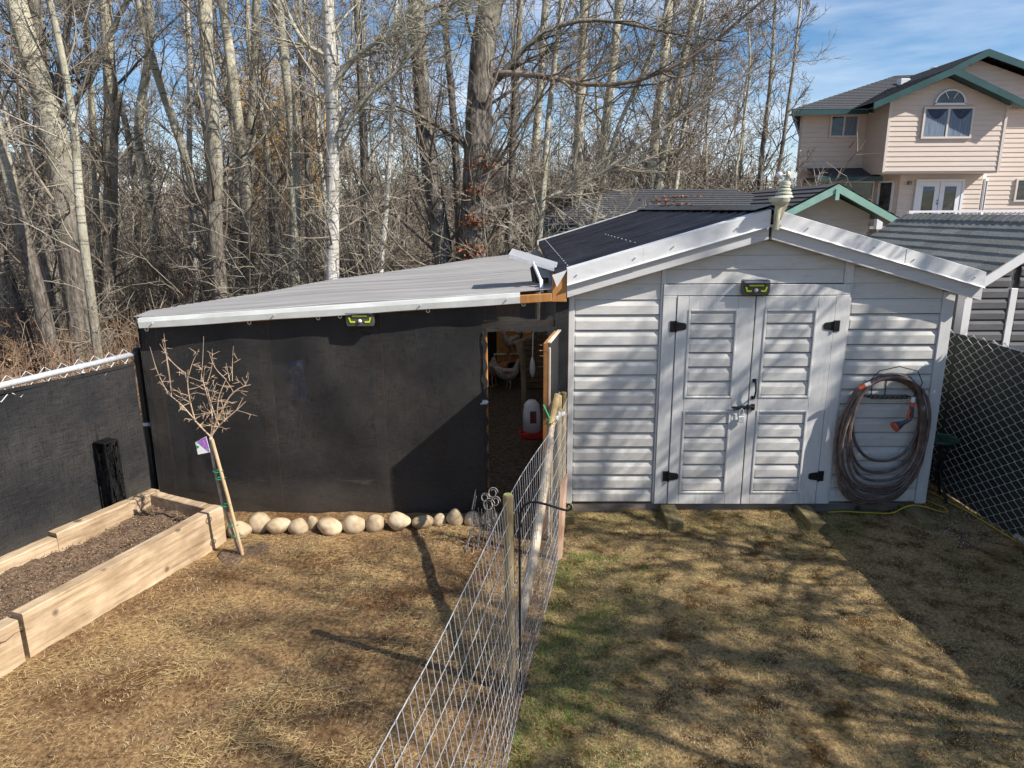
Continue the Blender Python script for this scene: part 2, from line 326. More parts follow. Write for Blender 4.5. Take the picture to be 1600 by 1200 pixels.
def m_lawn():
    m, nt, p = new_mat('dormant_lawn'); g = wcoords(nt)
    a = noise(nt, g, 45, 7, .75); b = noise(nt, g, 1.9, 5, .62); c = noise(nt, g, 5.5, 5, .6)
    r = ramp(nt, [(.32, (.075,.052,.026)), (.48, (.29,.205,.100)), (.62, (.46,.345,.180)), (.75, (.60,.47,.27))]); nt.links.new(a, r.inputs[0])
    gr = ramp(nt, [(.50, (0,0,0)), (.70, (.55,.55,.55))]); nt.links.new(b, gr.inputs[0])
    col = mixc(nt, gr.outputs[0], r.outputs[0], (.085,.10,.032))
    r3 = ramp(nt, [(.38, (.40,.32,.24)), (.50, (1.0,.96,.90)), (.62, (1.32,1.25,1.12))]); nt.links.new(c, r3.inputs[0])
    col = mixc(nt, 1, col, r3.outputs[0], 'MULTIPLY')
    nt.links.new(col, p.inputs['Base Color']); p.inputs['Roughness'].default_value = .95; p.inputs['Specular IOR Level'].default_value = .15
    bump(nt, p, a, 1, .03); return m
MT['dirt'] = m_dirt(); MT['lawn'] = m_lawn()
MT['forest'] = simple('forest_leaf_litter', [(.04,.024,.014),(.13,.08,.05),(.24,.165,.11),(.36,.27,.19)], 7, rough=.95, bstr=1, bdist=.05, world=True, detail=9, lo=.3, hi=.72)
MT['gravel'] = simple('pale_gravel', [(.30,.27,.24),(.42,.39,.35),(.50,.47,.43)], 12, rough=.95, bstr=.4, bdist=.01, world=True)
MT['field'] = simple('dry_field_grass', [(.16,.14,.06),(.27,.24,.11),(.34,.30,.16)], 2, rough=.95, bstr=.4, bdist=.02, world=True)
ground_sheet('dirt_yard', lambda y: -6.0 if y < 3 else -4.75+max(0, (y-3))*.34*0, lambda y: fence_x(y), -8, 6.0, 190, 330, MT['dirt'])
ground_sheet('lawn', lambda y: fence_x(min(y, 6.0)), lambda y: 4.3, -8, 12.0, 150, 400, MT['lawn'])
ground_sheet('neighbour_yard', lambda y: 4.3, lambda y: 12.0, -8, 12.0, 60, 120, MT['lawn'])
g = MB(); g.poly([(-900,-600,-.06),(900,-600,-.06),(900,1500,-.06),(-900,1500,-.06)]); tag(build(g, 'ground', MT['forest']), kind='structure')
# low mounds of the wood floor, out to the fields
def wood_floor():
    nx, ny = 220, 200; X = np.linspace(-45, 12, nx); Yv = np.linspace(5.9, 60, ny); GX, GY = np.meshgrid(X, Yv)
    Z = hgt(GX*.5, GY*.5)*4 + .05*np.sin(GX*.6+GY*.4) - .03
    Z = np.where((GY < 13) & (GX > -3.9), -.05+hgt(GX, GY)*.3, Z)
    idx = np.arange(nx*ny).reshape(ny, nx); F = np.stack([idx[:-1,:-1], idx[:-1,1:], idx[1:,1:], idx[1:,:-1]], -1).reshape(-1, 4)
    V = np.stack([GX, GY, Z], -1).reshape(-1, 3)
    keep = ~((V[F][:, :, 0].max(1) > .2) & (V[F][:, :, 1].min(1) < 12.2))
    tag(link('forest_floor', fast_mesh('forest_floor', V, F[keep], MT['forest'], True)), kind='structure')
wood_floor()
def strip(name, pts, w, mat, z=.09):
    b = MB(); rows = []
    for i, (x, y) in enumerate(pts):
        rows.append([(x, y-w/2, z), (x, y+w/2, z)])
    b.grid(rows); tag(build(b, name, mat), kind='structure')
strip('footpath', [(-40, 17.5), (-25, 16.6), (-16, 16.0), (-11, 15.6), (-8.9, 15.3)], .9, MT['gravel'], .13)
strip('road', [(-60, 30), (-35, 29.3), (-18, 28.6), (-6, 28), (0, 27.6)], 3.0, MT['gravel'], .14)
strip('field', [(-90, 42), (-40, 41), (-10, 40), (6, 40)], 16, MT['field'], .16)

# ================================================================== vegetation generator (numpy)
def nrm(a): return a/np.maximum(np.linalg.norm(a, axis=-1, keepdims=True), 1e-9)
def spawn(P, Rd, K, t0, t1, L, spread, upb, N, wig, rr, rmin, g, drop=.4, bias=(0,0,0), rmax=9):
    M_, N0, _ = P.shape
    t = g.uniform(t0, t1, (M_, K)); tt = t*(N0-1); i = np.clip(np.floor(tt).astype(int), 0, N0-2); fr = (tt-i)[..., None]; m = np.arange(M_)[:, None]
    A = P[m, i]; B = P[m, i+1]; base = A*(1-fr)+B*fr; tan = nrm(B-A); rad = Rd[m, i]*(1-fr[..., 0])+Rd[m, i+1]*fr[..., 0]
    q = g.normal(size=(M_, K, 3))+np.array(bias); perp = nrm(q-tan*(q*tan).sum(-1, keepdims=True))
    an = g.uniform(spread[0], spread[1], (M_, K, 1)); d = tan*np.cos(an)+perp*np.sin(an)
    ln = (L*g.uniform(.55, 1.25, (M_, K))*(1-drop*t))[..., None]
    r0 = np.clip(rad*rr*g.uniform(.7, 1.1, (M_, K)), rmin, rmax)
    pts = [base]; p = base; rs = [r0]
    for k in range(N-1):
        d = nrm(d+wig*g.normal(size=d.shape)+np.array([0, 0, upb])); p = p+d*ln/(N-1); pts.append(p)
        rs.append(r0+(rmin*.7-r0)*((k+1)/(N-1)))
    return np.stack(pts, 2).reshape(M_*K, N, 3), np.stack(rs, 2).reshape(M_*K, N)
def tubes(P, Rd, S_):
    M_, N, _ = P.shape
    t = np.empty_like(P); t[:, 1:-1] = P[:, 2:]-P[:, :-2]; t[:, 0] = P[:, 1]-P[:, 0]; t[:, -1] = P[:, -1]-P[:, -2]; t = nrm(t)
    ref = np.where(np.abs(t[..., 2:3]) < .9, np.array([0, 0, 1.]), np.array([1., 0, 0])); a = nrm(np.cross(t, ref)); b = np.cross(t, a)
    q = np.arange(S_)*2*np.pi/S_
    V = P[:, :, None, :]+(a[:, :, None, :]*np.cos(q)[None, None, :, None]+b[:, :, None, :]*np.sin(q)[None, None, :, None])*Rd[:, :, None, None]
    idx = np.arange(M_*N*S_).reshape(M_, N, S_); n2 = np.roll(idx, -1, 2)
    F = np.stack([idx[:, :-1], n2[:, :-1], n2[:, 1:], idx[:, 1:]], -1).reshape(-1, 4)
    return V.reshape(-1, 3), F
def merge(L):
    V = []; F = []; o = 0
    for v, f in L: V.append(v); F.append(f+o); o += len(v)
    return np.concatenate(V), np.concatenate(F)
def resample(pts, r, n):
    pts = np.array(pts, float); r = np.array(r, float); s = np.r_[0, np.cumsum(np.linalg.norm(np.diff(pts, axis=0), axis=1))]
    u = np.linspace(0, s[-1], n); P = np.stack([np.interp(u, s, pts[:, k]) for k in range(3)], -1); Rr = np.interp(u, s, r)
    for _ in range(2): P[1:-1] = (P[:-2]+2*P[1:-1]+P[2:])/4
    return P, Rr
def knobby(P, Rd, n, g, amp=.08):
    """trunk with uneven cross-section"""
    V, F = tubes(P[None], Rd[None], n); V = V.reshape(len(P), n, 3)
    q = np.arange(n)*2*np.pi/n; z = P[:, 2][:, None]; ph = g.uniform(0, 6, 4)
    f = 1+amp*(np.sin(3*q[None]+ph[0]+z*1.3)*.5+np.sin(5*q[None]+ph[1]-z*3.1)*.35+np.sin(2*q[None]+z*6.3+ph[2])*.3)
    V = P[:, None]+(V-P[:, None])*f[..., None]
    return V.reshape(-1, 3), F

TREES = {
 'T1':(12,[(-7.79, -0.12, 0.251), (-7.7, 0.69, 0.241), (-7.64, 2.01, 0.222), (-7.56, 3.06, 0.202), (-7.53, 4.07, 0.193), (-7.67, 4.75, 0.173), (-7.81, 5.32, 0.164), (-7.93, 5.96, 0.144), (-7.96, 6.5, 0.144)]),
 'T2':(11.5,[(-7.99, -0.22, 0.134), (-7.94, 0.34, 0.125), (-7.96, 1.52, 0.116), (-8.03, 2.45, 0.107), (-8.06, 3.34, 0.099), (-8.18, 4.11, 0.089), (-8.22, 4.94, 0.089)]),
 'T3':(12.8,[(-8.71, -0.06, 0.152), (-8.56, 1.15, 0.146), (-8.5, 2.42, 0.14), (-8.41, 3.63, 0.129), (-8.27, 4.99, 0.117), (-8.18, 6.18, 0.105)]),
 'T4':(10.6,[(-6.54, 0.21, 0.073), (-6.5, 1.32, 0.068), (-6.53, 2.37, 0.068), (-6.54, 2.92, 0.063), (-6.48, 3.64, 0.058), (-6.48, 4.33, 0.053), (-6.5, 4.84, 0.048), (-6.53, 5.58, 0.044), (-6.57, 6.05, 0.039)]),
 'T5':(13.5,[(-8.14, -0.08, 0.136), (-8.01, 1.06, 0.123), (-7.78, 2.75, 0.123), (-7.57, 4.01, 0.117), (-7.38, 5.21, 0.105), (-7.26, 6.36, 0.099), (-7.21, 6.96, 0.092)]),
 'T6':(15,[(-6.51, 0.45, 0.096), (-6.65, 2.09, 0.089), (-6.82, 3.26, 0.089), (-6.92, 4.14, 0.082), (-7.12, 4.88, 0.082), (-7.3, 5.71, 0.075), (-7.44, 6.76, 0.068), (-7.51, 7.43, 0.062)]),
 'T7':(12.5,[(-5.53, -0.12, 0.143), (-5.42, 1.06, 0.131), (-5.4, 1.97, 0.126), (-5.37, 2.63, 0.126), (-5.2, 3.38, 0.126), (-5.17, 3.79, 0.12), (-5.17, 5.01, 0.108), (-5.13, 6.07, 0.103), (-5.11, 6.63, 0.097)]),
 'T8':(14,[(-5.57, 0.08, 0.128), (-5.39, 1.88, 0.128), (-5.28, 3.45, 0.102), (-5.34, 4.5, 0.096), (-5.4, 5.5, 0.089), (-5.46, 6.47, 0.083), (-5.51, 7.1, 0.077)]),
 'T9':(15,[(-5.99, 0.17, 0.11), (-5.86, 1.55, 0.11), (-5.68, 3.12, 0.103), (-5.48, 4.38, 0.096), (-5.32, 5.58, 0.089), (-5.16, 6.74, 0.082), (-5.07, 7.41, 0.082)]),
 'T10':(14,[(-4.59, -0.19, 0.115), (-4.5, 1.37, 0.109), (-4.38, 3.09, 0.102), (-4.34, 4.38, 0.096), (-4.4, 5.38, 0.083), (-4.4, 6.46, 0.077), (-4.41, 7.09, 0.07)]),
 'T11':(12,[(-3.31, -0.01, 0.115), (-3.22, 1.45, 0.11), (-3.16, 2.72, 0.104), (-3.06, 4.03, 0.099), (-3.03, 5.0, 0.099), (-2.99, 5.92, 0.093), (-2.97, 6.45, 0.088)]),
 'T12':(12.2,[(-2.59, 0.06, 0.056), (-2.46, 1.64, 0.05), (-2.3, 2.72, 0.045), (-2.17, 3.75, 0.039), (-2.08, 4.44, 0.033)]),
 'T13':(13,[(-1.39, 0.13, 0.19), (-1.4, 1.78, 0.178), (-1.56, 3.05, 0.16), (-1.69, 4.24, 0.148), (-1.74, 5.17, 0.137), (-1.76, 6.17, 0.131), (-1.78, 6.75, 0.119)]),
 'T14':(13,[(-0.99, 0.0, 0.279), (-0.92, 1.8, 0.260), (-0.79, 3.04, 0.249), (-0.73, 4.34, 0.229), (-0.63, 5.47, 0.209), (-0.51, 6.16, 0.199), (-0.41, 6.74, 0.190)]),
 'T15':(12.8,[(0.28, 0.52, 0.058), (0.31, 2.15, 0.053), (0.41, 3.25, 0.053), (0.47, 4.3, 0.047), (0.57, 5.02, 0.041), (0.67, 5.81, 0.041), (0.72, 6.67, 0.035)]),
 'T16':(17,[(1.31, 1.66, 0.124), (1.33, 3.85, 0.116), (1.36, 5.5, 0.109), (1.4, 6.82, 0.101), (1.42, 7.96, 0.093)]),
 'T17':(18,[(1.87, 1.92, 0.132), (1.98, 3.91, 0.115), (2.16, 5.66, 0.107), (2.27, 7.06, 0.099), (2.34, 8.27, 0.09)]),
 'T18':(13,[(1.2, 0.73, 0.053), (1.25, 2.36, 0.047), (1.39, 2.81, 0.047), (1.52, 3.47, 0.042), (1.69, 4.21, 0.036), (2.06, 4.84, 0.036), (2.33, 5.64, 0.03), (2.63, 6.52, 0.024)]),
 'T19':(18,[(3.16, 2.53, 0.123), (3.24, 4.35, 0.115), (3.38, 5.8, 0.107), (3.46, 7.32, 0.099), (3.48, 8.26, 0.09)]),
 'T20':(19,[(3.46, 2.69, 0.113), (3.78, 4.75, 0.104), (4.04, 6.11, 0.095), (4.35, 7.71, 0.078), (4.61, 8.56, 0.069)]),
 'T21':(16,[(-7.5, 0.31, 0.066), (-7.36, 1.76, 0.066), (-7.29, 3.16, 0.058), (-7.19, 4.5, 0.058), (-7.07, 5.66, 0.058), (-7.0, 6.78, 0.051), (-6.97, 7.74, 0.051)]),
 'T22':(14,[(-8.46, 0.35, 0.077), (-8.29, 2.14, 0.07), (-8.19, 3.71, 0.064), (-8.11, 5.19, 0.058), (-8.01, 6.28, 0.058), (-8.02, 7.12, 0.051)]),
 'T23':(16,[(-3.56, -0.01, 0.102), (-3.51, 1.46, 0.095), (-3.44, 3.68, 0.088), (-3.41, 5.5, 0.08), (-3.37, 6.99, 0.073), (-3.38, 7.7, 0.066)]),
 'T24':(17,[(-5.21, -0.17, 0.078), (-5.12, 1.39, 0.07), (-4.98, 3.75, 0.062), (-4.95, 5.69, 0.062), (-4.85, 7.26, 0.054), (-4.85, 8.03, 0.047)]),
 'T25':(14.5,[(-1.25, 0.78, 0.086), (-1.26, 2.71, 0.079), (-1.28, 3.82, 0.073), (-1.34, 5.11, 0.066), (-1.44, 6.24, 0.06), (-1.46, 7.22, 0.053)]),
 'T26':(15,[(-0.34, 0.71, 0.089), (-0.26, 2.32, 0.082), (-0.18, 3.6, 0.075), (-0.11, 5.07, 0.068), (0.02, 6.46, 0.062), (-0.04, 7.36, 0.055)]),
 'T27':(13.2,[(-9.55, -0.52, 0.097), (-9.51, 0.24, 0.092), (-9.64, 1.23, 0.086), (-9.7, 1.95, 0.082), (-9.67, 2.76, 0.077)]),
 'T28':(16,[(-8.32, 0.01, 0.11), (-8.19, 2.75, 0.102), (-8.39, 4.51, 0.095), (-7.79, 6.29, 0.08), (-7.71, 7.74, 0.073)]),
 'T29':(20,[(0.2, 1.48, 0.119), (0.28, 3.22, 0.11), (0.49, 5.53, 0.1), (0.61, 7.56, 0.091), (0.77, 8.9, 0.082)]),
 'T30':(24,[(7.93, 2.04, 0.088), (7.86, 3.48, 0.088), (7.85, 4.68, 0.077), (7.9, 6.04, 0.066), (7.9, 7.36, 0.055)]),
 'T31':(24,[(8.4, 2.04, 0.088), (8.36, 3.48, 0.077), (8.47, 4.68, 0.066), (8.52, 6.04, 0.055), (8.62, 7.08, 0.044)]),
}
def regroup(k, y2):
    y, rows = TREES[k]; s = y2/y; TREES[k] = (y2, [(x*s, 2.7+(z-2.7)*s, r*s) for x, z, r in rows])
for k in ('T16', 'T17', 'T19', 'T20', 'T29'): regroup(k, 21.5)
SPEC = {  # label, limbs, bark, crown density, limb length, bias
'T1': ('thick leaning poplar at the left edge, pale smooth upper trunk and rough grey base', 'poplar', 1.3, 3.0, (0,0,0)),
'T2': ('crooked greyish poplar leaning left at the far left edge, low against the fence line', 'poplar', .8, 1.8, (0,0,0)),
'T3': ('dark straight trunk close behind the thick leaning poplar on its left side', 'poplar_dark', .8, 2.0, (0,0,0)),
'T4': ('slim smooth greenish-grey young tree crossing in front of the thick leaning poplar', 'poplar_pale', 1.4, 1.9, (0,0,0)),
'T5': ('straight medium poplar, cream above and dark in the middle, right of the thick leaning one', 'poplar', 1.1, 2.3, (0,0,0)),
'T6': ('slender poplar bending from upper left down to the right, third clear trunk from the left', 'poplar_pale', 1.0, 2.0, (0,0,0)),
'T7': ('tall sturdy pale poplar with a kink low on its trunk, behind the coop roof', 'poplar', 1.2, 2.4, (0,0,0)),
'T8': ('medium poplar leaning left at its top, just right of the kinked pale poplar', 'poplar', 1.0, 2.2, (0,0,0)),
'T9': ('straight grey-brown poplar whose trunk nearly crosses the left-leaning one beside it', 'poplar', 1.0, 2.2, (0,0,0)),
'T10': ('slightly bowed pale poplar midway between the crossing pair and the white birch', 'poplar_pale', 1.0, 2.2, (0,0,0)),
'T11': ('straight white birch with black marks, rising behind the middle of the coop roof', 'birch', 1.1, 2.3, (0,0,0)),
'T12': ('thin white sapling trunk a little right of the white birch behind the coop roof', 'birch', 1.2, 1.5, (0,0,0)),
'T13': ('rough poplar leaning right towards its base, left neighbour of the thickest tree', 'poplar_dark', 1.2, 2.5, (0,0,0)),
'T14': ('thickest old poplar with furrowed bark and tufts of brown leaves, behind the coop roof', 'poplar_dark', 1.5, 3.2, (.3,-.1,0)),
'T15': ('thin pale sapling rising beside the left end of the black corrugated roof', 'poplar_pale', 1.3, 1.7, (.3,0,0)),
'T16': ('distant straight poplar above the black corrugated roof, left one of a row of four', 'poplar', 1.4, 3.0, (.2,0,0)),
'T17': ('distant poplar above the black corrugated roof, second of a row of four', 'poplar', 1.4, 3.0, (.3,0,0)),
'T18': ('thin silvery sapling sweeping up to the right from behind the black roof', 'poplar_pale', 1.5, 1.8, (.6,0,0)),
'T19': ('distant poplar above the black corrugated roof, third of a row of four', 'poplar', 1.6, 3.4, (.5,-.1,0)),
'T20': ('distant slanting poplar at the right end of the row, its twigs reaching the open sky', 'poplar', 1.6, 3.0, (.6,-.1,0)),
'T21': ('very thin pale trunk just left of the kinked pale poplar', 'birch', .8, 1.5, (0,0,0)),
'T22': ('thin brownish trunk between the thick leaning poplar and the straight medium one', 'poplar_pale', .8, 1.6, (0,0,0)),
'T23': ('thin dark trunk standing a little right of the white birch', 'poplar_dark', .9, 1.8, (0,0,0)),
'T24': ('thin grey trunk standing just left of the white birch', 'poplar_dark', .9, 1.7, (0,0,0)),
'T25': ('thin dark trunk close to the left side of the thickest old poplar', 'poplar_dark', .9, 1.8, (0,0,0)),
'T26': ('thin brown trunk on the right side of the thickest old poplar', 'poplar_dark', 1.0, 2.0, (.2,0,0)),
'T27': ('short greyish leaning trunk low at the left edge above the fence rail', 'poplar', .5, 1.4, (0,0,0)),
'T28': ('slim trunk forking slightly behind the straight medium poplar on its right', 'poplar_pale', .9, 1.8, (0,0,0)),
'T29': ('distant thin poplar right of the thickest old poplar, half hidden by its limbs', 'poplar', 1.2, 2.6, (.2,0,0)),
'T30': ('small bushy bare tree behind the garage ridge, left one beside the pink house', 'poplar_dark', 1.3, 1.7, (0,0,0)),
'T31': ('small bushy bare tree behind the garage ridge, touching the pink house corner', 'poplar_dark', 1.3, 1.7, (0,0,0)),
}
def make_crown(P, Rr, g, dens, L, bias, zlo, zhi, tw=.0045, pale=False, lr=.26, lmax=.032):
    """limbs > branches > twigs between heights zlo..zhi of the trunk polyline P"""
    z = P[:, 2]; n = len(P)
    t0 = float(np.clip(np.interp(zlo, z, np.linspace(0, 1, n)), 0, .9)); t1 = float(np.clip(np.interp(zhi, z, np.linspace(0, 1, n)), t0+.05, 1))
    out = []
    K = int(22*dens)
    A, a = spawn(P[None], Rr[None], K, t0, t1, L, (.45, 1.15), .06, 9, .12, lr, tw*1.4, g, .3, bias, lmax)
    out.append(tubes(A, a, 5))
    B, b = spawn(A, a, 7, .15, .98, L*.42, (.4, 1.0), .03, 5, .2, .6, tw*1.1, g, .5)
    out.append(tubes(B, b, 3))
    C, c = spawn(B, b, 5, .15, 1, L*.17, (.4, 1.1), .06, 3, .2, .65, tw, g, .3)
    out.append(tubes(C, c, 3))
    # small shoots straight from the trunk
    D, d = spawn(P[None], Rr[None], int(34*dens), max(0, t0-.22), t1, L*.36, (.8, 1.5), .0, 6, .22, .12, tw, g, 0, (0,0,0), .014)
    out.append(tubes(D, d, 3))
    E_, e = spawn(D, d, 4, .3, 1, L*.16, (.4, 1.), .0, 3, .2, .7, tw, g, 0)
    out.append(tubes(E_, e, 3))
    return merge(out)
def plant(name, key, label, cat='tree', group=None):
    y, rows = TREES[key]; lab, bk, dens, L, bias = SPEC[key]
    g = np.random.default_rng(abs(hash(key)) % 1000 if False else int(key[1:])*13+5)
    x0, z0, r0 = rows[0]; x1, z1, r1 = rows[1]
    if z0 > .0:                                      # carry the lowest bit down to the ground
        s = (x1-x0)/(z1-z0); rows = [(x0-s*z0*.6, -.08, r0*1.1)]+rows
    x0, z0, r0 = rows[-2]; x1, z1, r1 = rows[-1]; s = (x1-x0)/max(.3, z1-z0); top = z1+4.5+g.uniform(0, 1.5)
    pts = [(x, y+.10*math.sin(z*.9+int(key[1:])), z) for x, z, r in rows]; rr = [r for x, z, r in rows]
    yl = pts[-1][1]
    pts += [(x1+s*.5*2.2, yl+.15, z1+2.2), (x1+s*.4*4, yl, top)]; rr += [r1*.7, .015]
    P, Rr = resample(pts, rr, 34)
    Rr[:2] *= [1.25, 1.1]
    t = thing('poplar_tree' if bk != 'birch' else 'birch_tree', (P[0][0], y, 0), lab, 'tree', group)
    V, F = knobby(P, Rr, 14 if r1 > .05 else 8, g, .09 if bk != 'birch' else .03)
    link('trunk', fast_mesh('trunk', V, F, MT[bk], True), t)
    far = y/12.0
    V, F = make_crown(P, Rr, g, dens, L, bias, 1.4 if y < 16 else 2.5, top-.5, .0036*far)
    link('crown', fast_mesh('crown', V, F, MT['twig_pale' if bk in ('poplar_pale', 'birch') else 'twig']), t)
    return t
for key in TREES: plant('tree', key, SPEC[key][0])

# hand-placed long limbs of the birch and of the thickest poplar
def limb_on(tree_label_start, pts, r0, seed, mat, K=9):
    t = [o for o in S.collection.objects if o.get('label', '').startswith(tree_label_start)][0]
    g = np.random.default_rng(seed); P, Rr = resample(pts, np.linspace(r0, .012, len(pts)), 14)
    out = [tubes(P[None], Rr[None], 7)]
    A, a = spawn(P[None], Rr[None], K*2, .12, .98, 1.5, (.4, 1.0), .05, 7, .15, .5, .006, g, .5); out.append(tubes(A, a, 4))
    B, b = spawn(A, a, 6, .15, 1, .6, (.4, 1.), .03, 4, .2, .6, .0045, g, .4); out.append(tubes(B, b, 3))
    C, c = spawn(B, b, 5, .15, 1, .26, (.4, 1.1), .04, 3, .2, .65, .004, g, .3); out.append(tubes(C, c, 3))
    V, F = merge(out); link('limb', fast_mesh('limb', V, F, MT[mat], True), t)
limb_on('straight white birch', [(-3.02,12,4.6),(-2.73,12,5.04),(-2.41,11.9,5.2),(-2.05,11.9,5.4),(-1.69,11.8,5.45),(-1.1,11.8,5.6)], .055, 3, 'poplar_pale')
limb_on('straight white birch', [(-2.96,12,3.9),(-2.5,11.9,4.5),(-2.0,11.8,4.75),(-1.5,11.7,5.3),(-1.0,11.7,5.8)], .05, 4, 'poplar_pale')
limb_on('straight white birch', [(-3.02,12,5.1),(-3.4,11.9,5.25),(-3.7,11.9,5.9),(-3.9,11.8,6.7)], .05, 5, 'poplar_pale', 5)
limb_on('thickest old poplar', [(-.66,13,4.6),(-.15,12.9,5.2),(.4,12.8,5.7),(1.16,12.8,5.85),(1.86,12.7,5.7),(2.6,12.6,5.5),(3.4,12.6,5.4)], .060, 6, 'poplar_dark', 13)
limb_on('thickest old poplar', [(-.8,13,2.7),(.18,12.8,2.85),(.98,12.7,3.05),(1.66,12.6,3.5),(2.2,12.5,3.9),(2.75,12.5,4.3),(3.5,12.4,4.75),(4.3,12.4,5.2)], .045, 8, 'twig_pale', 13)
limb_on('thickest old poplar', [(-.7,13,3.6),(-1.2,12.8,4.0),(-1.9,12.6,4.4),(-2.4,12.6,4.5)], .05, 9, 'twig', 7)
limb_on('thickest old poplar', [(-.62,13,5.0),(.2,12.7,5.0),(1.1,12.6,4.7),(2.0,12.5,4.75),(3.0,12.4,5.2),(3.9,12.4,6.0),(4.6,12.3,6.5)], .06, 12, 'twig', 14)
limb_on('thick leaning poplar', [(-7.6,12,4.1),(-7.0,11.8,4.5),(-6.4,11.7,5.3),(-5.9,11.6,5.9),(-5.4,11.5,6.4)], .07, 10, 'poplar_dark', 8)
limb_on('thick leaning poplar', [(-7.6,12,4.3),(-7.3,12,5.0),(-7.1,12,5.8),(-6.9,12,6.6)], .10, 11, 'poplar_dark', 6)
# tufts of brown leaves clinging to the thickest poplar
def tufts():
    t = [o for o in S.collection.objects if o.get('label', '').startswith('thickest old poplar')][0]; g = np.random.default_rng(5)
    cs = [(-.78,12.68,3.05),(-.88,12.66,2.05),(-.80,12.66,2.55),(-.93,12.66,1.75),(-.7,12.7,3.5)]; V = []; F = []
    for c in cs:
        n = 130; p = np.array(c)+g.normal(size=(n,3))*np.array([.13,.05,.07]); d1 = nrm(g.normal(size=(n,3)))*.03; d2 = nrm(np.cross(d1, g.normal(size=(n,3))))*.022
        b = len(V)*0; q = np.stack([p-d1, p+d2, p+d1, p-d2], 1).reshape(-1, 3); V.append(q)
    V = np.concatenate(V); F = np.arange(len(V)).reshape(-1, 4); o = link('leaf_tufts', fast_mesh('leaf_tufts', V, F, MT['leafr']), t); tag(o, kind='stuff')
MT['leafr'] = simple('russet_leaves', [(.16,.05,.02),(.32,.12,.05),(.42,.20,.09)], 20, rough=.8, bstr=0, world=True, detail=2)
tufts()

# slim trees deeper in the wood: a few prototypes, copied
protos = []
for k in range(7):
    g = np.random.default_rng(200+k); H = 9.5; n = 16; z = np.linspace(-.1, H, n)
    P = np.stack([np.cumsum(g.normal(0, .06, n))+z*g.normal(0, .03), np.cumsum(g.normal(0, .05, n)), z], -1); P[:, :2] -= P[0, :2]; Rr = np.linspace(.075, .015, n)*g.uniform(.7, 1.25)
    V, F = knobby(P, Rr, 7, g, .05); tm = fast_mesh('slim_trunk', V, F, MT[['poplar', 'poplar_pale', 'poplar_dark'][k % 3]], True)
    V, F = make_crown(P, Rr, g, 1.0, 1.9, (0,0,0), 1.5, H-.4, .0075); cm = fast_mesh('slim_crown', V, F, MT['twig_far']); protos.append((tm, cm))
def slim(x, y, label, group, sc=1.0):
    tm, cm = protos[rnd.randrange(7)]
    t = thing('slim_tree', (x, y, 0), label, 'tree', group); t.rotation_euler = (0, 0, rnd.uniform(0, 6.28)); t.scale = (sc, sc, sc*rnd.uniform(.9, 1.2))
    for nm, me in (('trunk', tm), ('crown', cm)):
        o = bpy.data.objects.new(nm, me); COL.objects.link(o); o.parent = t
GRP = 'slim bare trees deep in the wood'
def blocked(x, y):
    return (.2 < x < 9.6 and 12.6 < y < 21) or (x > 9 and y < 38) or (x > -3.9 and y < 13.3) or (y < 15 and x > -10 and rnd.random() < .4)
cnt = 0
while cnt < 50:
    y = rnd.uniform(14.5, 34); x = rnd.uniform(-.86, .345)*y
    if blocked(x, y): continue
    lab = ('slim bare tree standing far back in the wood beyond the road' if y > 26 else 'slim bare tree in the middle of the wood behind the coop') if x < 1 else 'slim bare tree in the thicket behind the garage roof'
    slim(x, y, lab, lab.replace('slim bare tree', 'slim bare trees'), rnd.uniform(.75, 1.25)); cnt += 1

# undergrowth, one mass nobody could count
def edge_y(x):
    return float(np.interp(x, [-60, -12, -4.9, -3.9, -1.83, .2, .21, 9.5], [5.5, 5.8, 6.6, 7.1, 9.5, 12.4, 12.5, 21.3]))
def brush(name, label, n, yr, xr, hr, stems, mat, seed, tw, kb=5, kt=4, cat='undergrowth'):
    g = np.random.default_rng(seed); bases = []
    while len(bases) < n:
        y = g.uniform(*yr); x = g.uniform(*xr)*y if abs(xr[0]) < 2 else g.uniform(*xr)
        if y < edge_y(x)+.25 or (.0 < x < 9.6 and 12.9 < y < 21) or (x > 9 and y < 38): continue
        bases.append((x, y))
    Bq = np.array(bases); Bs = np.repeat(Bq, stems, 0)+g.normal(0, .18, (n*stems, 2)); Mn = len(Bs)
    H = np.repeat(g.uniform(hr[0], hr[1], n), stems)*g.uniform(.6, 1.1, Mn); N = 6
    d = nrm(np.stack([g.normal(0, .3, Mn), g.normal(0, .3, Mn), np.ones(Mn)], -1)); p = np.stack([Bs[:, 0], Bs[:, 1], np.full(Mn, -.05)], -1); P = [p]
    for k in range(N-1): d = nrm(d+g.normal(0, .14, d.shape)); p = p+d*(H/(N-1))[:, None]; P.append(p)
    P = np.stack(P, 1); Rr = np.linspace(1, .35, N)[None]*(tw*g.uniform(1.2, 3.0, (Mn, 1)))
    out = [tubes(P, Rr, 4)]
    A, a = spawn(P, Rr, kb, .2, 1, float(np.mean(hr))*.42, (.4, 1.1), .02, 4, .22, .65, tw, g, .4); out.append(tubes(A, a, 3))
    B, b = spawn(A, a, kt, .15, 1, float(np.mean(hr))*.16, (.4, 1.2), .02, 3, .2, .8, tw*.85, g, .2); out.append(tubes(B, b, 3))
    V, F = merge(out); o = link(name, fast_mesh(name, V, F, MT[mat])); tag(o, label, cat, kind='stuff'); return o
brush('undergrowth', 'tangle of bare reddish-brown brush behind the fence and coop', 250, (6.8, 15), (-.84, .0), (.35, 1.15), 5, 'twig_red', 21, .0038, 5, 3)
brush('undergrowth', 'tall grey-brown thicket of bare stems between the poplars', 140, (13.8, 22), (-.82, .08), (1.5, 3.6), 5, 'twig', 22, .0055)
